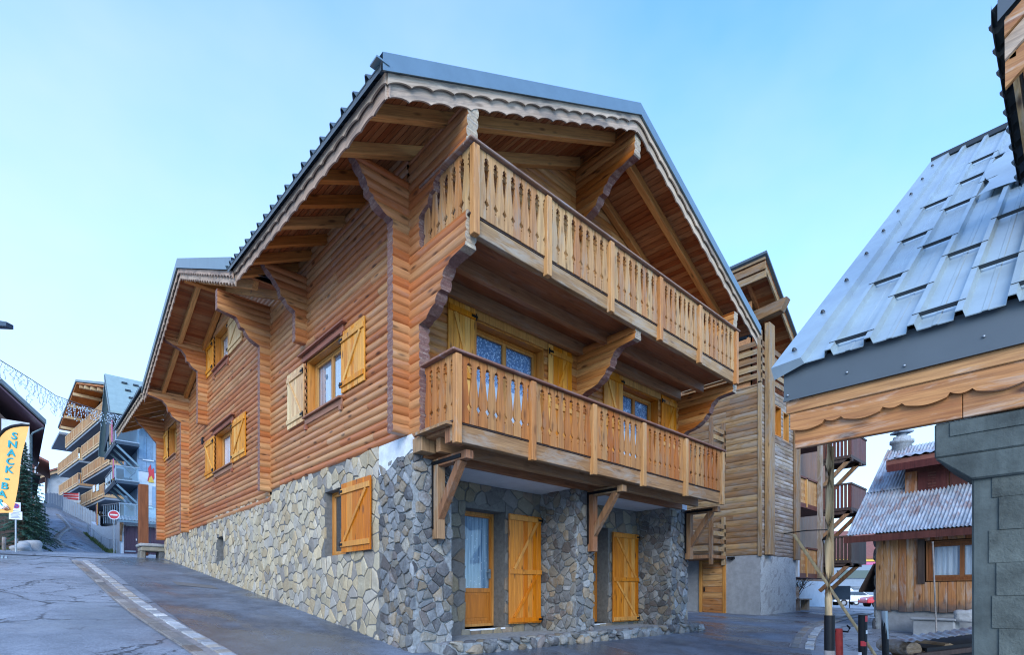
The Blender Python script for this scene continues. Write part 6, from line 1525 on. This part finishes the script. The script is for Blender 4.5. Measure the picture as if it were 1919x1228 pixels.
# ------------------------------------------------------------------ verge: grass, boulders, posts, fir
mb = MB(); ground_strip(mb, [(-5.05,27.5), (-4.9,31), (-4.6,35), (-4.3,40), (-3.6,46), (-3.1,52)], [(-30,30), (-30,33), (-30,36), (-30,40), (-30,46), (-30,52)], .03)
gl = put(mb.build('grass_verge', M['grass']), 'structure')
mb = MB(); rr = random.Random(9)
for k in range(5200):
    y = rr.uniform(27.5, 46); x = lerp(-5.0, -3.7, (y-28)/18)-abs(rr.gauss(0,.9)); z = G(x, y); a = rr.uniform(0,6.28); h = rr.uniform(.05,.16); w_ = .014
    mb.add([(x-w_*cos(a),y-w_*sin(a),z), (x+w_*cos(a),y+w_*sin(a),z), (x+rr.uniform(-.05,.05),y+rr.uniform(-.05,.05),z+h)], [(0,1,2)])
for k in range(900):
    t = rr.random(); i = min(int(t*5), 4); q = t*5-i; x = lerp(RW[i][0],RW[i+1][0],q)-.25-abs(rr.gauss(0,.12)); y = lerp(RW[i][1],RW[i+1][1],q); z = G(x,y); h = rr.uniform(.08,.42)*(1 if i < 3 else .4)
    mb.add([(x-.03,y,z), (x+.03,y,z), (x+rr.uniform(-.1,.1),y+rr.uniform(-.1,.1),z+h)], [(0,1,2)])
put(mb.build('grass', M['blade']), 'stuff')
bspec = [(-3.72,29.6,.5,'largest pale boulder at the street edge in front of the fir tree'), (-3.95,28.7,.36,'middle pale boulder in front of the largest one'), (-4.1,27.9,.3,'small boulder beside the parking sign pole')]
for k, (x, y, r_, l_) in enumerate(bspec): boulder('boulder', (x, y, G(x,y)+r_*.35), r_, l_, 20+k, (1,1,.8))
for k, (x, y) in enumerate(((-4.62,27.0), (-4.85,26.6), (-4.2,28.6), (-3.75,33.5))):
    o = MB(); z = G(x, y); o.tube([(x,y,z-.1),(x+.01,y,z+.62)], .075, 9); tag(o.build('fence_post', M['old_grey'][2]), ['short grey wooden post just right of the parking sign foot', 'short grey wooden post left of the parking sign pole', 'short grey post standing among the boulders', 'short grey post beyond the boulders under the fir'][k], 'post', 'short posts along the verge')
def fir(name, label, x, y, H, rad, seed, sink=0):
    z = G(x, y)-sink; root = thing(name, label, 'tree', (x, y, z)); r_ = random.Random(seed)
    o = MB(); o.tube([(x,y,z-.2),(x,y,z+H*.5),(x,y,z+H*.97)], .1, 8, radii=[.13,.08,.015]); o.build('trunk', M['bark'], root)
    c = MB(); n = int(H*30)
    for i in range(n):
        t = (i/n)**.85; zz = z+H*(.06+.93*t); L_ = rad*(1-t)**.8*r_.uniform(.65,1.12)+.08; a = i*2.399+r_.uniform(-.3,.3); droop = -.18-.22*(1-t)
        d = V(cos(a), sin(a), 0); m_ = max(5, int(L_*22))
        for k in range(m_):
            s_ = (k+.6)/m_; p = V(x,y,zz)+d*(L_*s_)+V(0,0,droop*L_*s_*s_+.10*L_*s_)
            sp_ = .22*(1-s_*.55)*(.6+.4*(1-t))
            for q in range(4):
                sd = V(-d.y, d.x, 0)*r_.choice((-1,1)); dr_ = (sd*r_.uniform(.5,1)+d*r_.uniform(.2,.9)+V(0,0,r_.uniform(-.5,.25))).normalized(); l_ = sp_*r_.uniform(.6,1.25); wv = dr_.cross(V(0,0,1)).normalized()*.016+V(0,0,.010)
                b0 = p+V(r_.uniform(-.03,.03), r_.uniform(-.03,.03), r_.uniform(-.03,.03)); c.add([b0-wv, b0+wv, b0+dr_*l_+wv*.6, b0+dr_*l_-wv*.6], [(0,1,2,3)])
    c.build('crown', M['needle'], root); return root
fir('fir_tree', 'dark green fir tree behind the flag and the parking sign', -3.95, 31.4, 5.8, 1.5, 3)
fir('fir_tree', 'lower dark fir at the left edge behind the foot of the flag', -6.2, 31.0, 2.8, 1.7, 6)
fir('fir_tree', 'small dark fir squeezed between the larger fir and the street', -3.3, 35.2, 3.2, 1.0, 8)

# stone seat and brown post at the back corner of the chalet
sb = thing('stone_ledge', 'low ledge of rough stone slabs at the back corner of the log chalet', 'ledge', (-.4,18.3,1.5))
for k, (x0, x1, y0, y1, z0, z1) in enumerate(((-.78,.1,17.75,18.7,1.78,1.9), (-.72,.1,17.8,18.65,1.6,1.775))):
    o = MB(); o.box(x0,x1,y0,y1,z0,z1); o.build('slab', M['rock'] if k == 0 else M['rubble_wall'], sb, bevel=.03)
for x in (-.66,-.05):
    o = MB(); o.box(x-.08,x+.1,17.85,18.6,1.1,1.597); o.build('foot', M['rubble'], sb, bevel=.03)
o = MB(); o.box(-.62,-.30,19.0,19.3,1.5,4.35); tag(o.build('brown_post', M['brown_post'], bevel=.01), 'broad brown wooden post standing behind the back corner of the chalet', 'post')

# string of icicle lights across the street
gp = [(-7.6,10.5,6.35),(-5.96,12.28,6.43),(-5.17,12.92,6.51),(-4.6,15.11,6.89),(-3.83,18.48,7.49),(-3.03,21.83,8.02),(-1.86,27.55,9.42),(-.36,34.32,11.09),(1.35,40.6,12.75),(1.9,43.9,13.7)]
gr_ = thing('light_garland', 'string of icicle fairy lights hanging across the street from the left', 'lights', gp[3])
P3 = [V(*p) for p in gp]
o = MB(); o.tube(P3, .014, 5); o.build('wire', M['wire'], gr_)
o = MB(); o2 = MB(); rr = random.Random(12); Lg = [0]
for a, b in zip(P3, P3[1:]): Lg.append(Lg[-1]+(b-a).length)
s_ = .2
while s_ < Lg[-1]-.5:
    i = max(k for k in range(len(Lg)-1) if Lg[k] <= s_); p = P3[i].lerp(P3[i+1], (s_-Lg[i])/(Lg[i+1]-Lg[i]))
    ln = (.25+.75*abs(sin(s_*1.9))*rr.uniform(.5,1))*(.75 if s_ < 8 else 1.0); n = max(3, int(ln/.09)); pts = [p]; 
    for k in range(n): pts.append(p+V(rr.uniform(-.06,.06), rr.uniform(-.06,.06), -ln*(k+1)/n))
    o.tube(pts, .006, 4, cap=False)
    for q in pts[1:]:
        if rr.random() < .55: o2.ball(q+V(rr.uniform(-.03,.03),0,0), .010+.006*rr.random()+.0004*s_, 1.8, 6)
    s_ += rr.uniform(.18,.36)
nb = len(o.v); o.v += o2.v; o.f += [tuple(i+nb for i in f) for f in o2.f]; o.m += [1]*len(o2.f); o.s += o2.s
put(o.build('icicle_strands', [M['wire'], M['bulb']], gr_), 'stuff')
# end of a street lamp arm just inside the left edge
la = thing('street_lamp', 'tip of a dark street lamp arm at the left edge of the sky', 'lamp', (-8,10,.3))
e = V(CX,CY,0)+V(.6774757,.7355451,0)*10+V(.7355451,-.6774757,0)*((12-960)/1015*10)+V(0,0,(1112-606)/1015*10); b_ = e-V(.7355,-.6775,0)*2.6
o = MB(); o.tube([V(b_.x,b_.y,.2), V(b_.x,b_.y,5.4), b_+V(.3,-.25,.55), e+V(-.4*.7355,.4*.6775,.04)], .04, 8); o.build('pole', M['navy'], la)
o = MB(); o.hexa([e+V(-.45*.7355,.45*.6775,-.03), e+V(0,0,-.05), e+V(.1,.1,-.05), e+V(-.45*.7355+.1,.45*.6775+.1,-.03), e+V(-.45*.7355,.45*.6775,.10), e+V(0,0,.03), e+V(.1,.1,.03), e+V(-.45*.7355+.1,.45*.6775+.1,.10)]); o.build('lamp_head', M['navy'], la)
# drain grating in the crossing at the left
mb = MB(); x0, y0 = -5.6, 15.2
for k in range(14): 
    x, y = x0+k*.085, y0; mb.hexa([(x,y,G(x,y)+.004),(x+.05,y,G(x,y)+.004),(x+.05,y+.9,G(x,y+.9)+.004),(x,y+.9,G(x,y+.9)+.004),(x,y,G(x,y)+.022),(x+.05,y,G(x,y)+.022),(x+.05,y+.9,G(x,y+.9)+.022),(x,y+.9,G(x,y+.9)+.022)])
tag(mb.build('drain_grating', M['alu']), 'pale steel drain grating let into the road at the left edge', 'grating')
# cross street joint of darker asphalt
mb = MB(); ground_strip(mb, [(-5.5,16.9),(-3.6,16.5),(-2.2,16.3),(-1.5,16.2)], [(-5.5,17.2),(-3.6,16.75),(-2.2,16.5),(-1.5,16.35)], .010); put(mb.build('asphalt_joint', M['black']), 'structure')
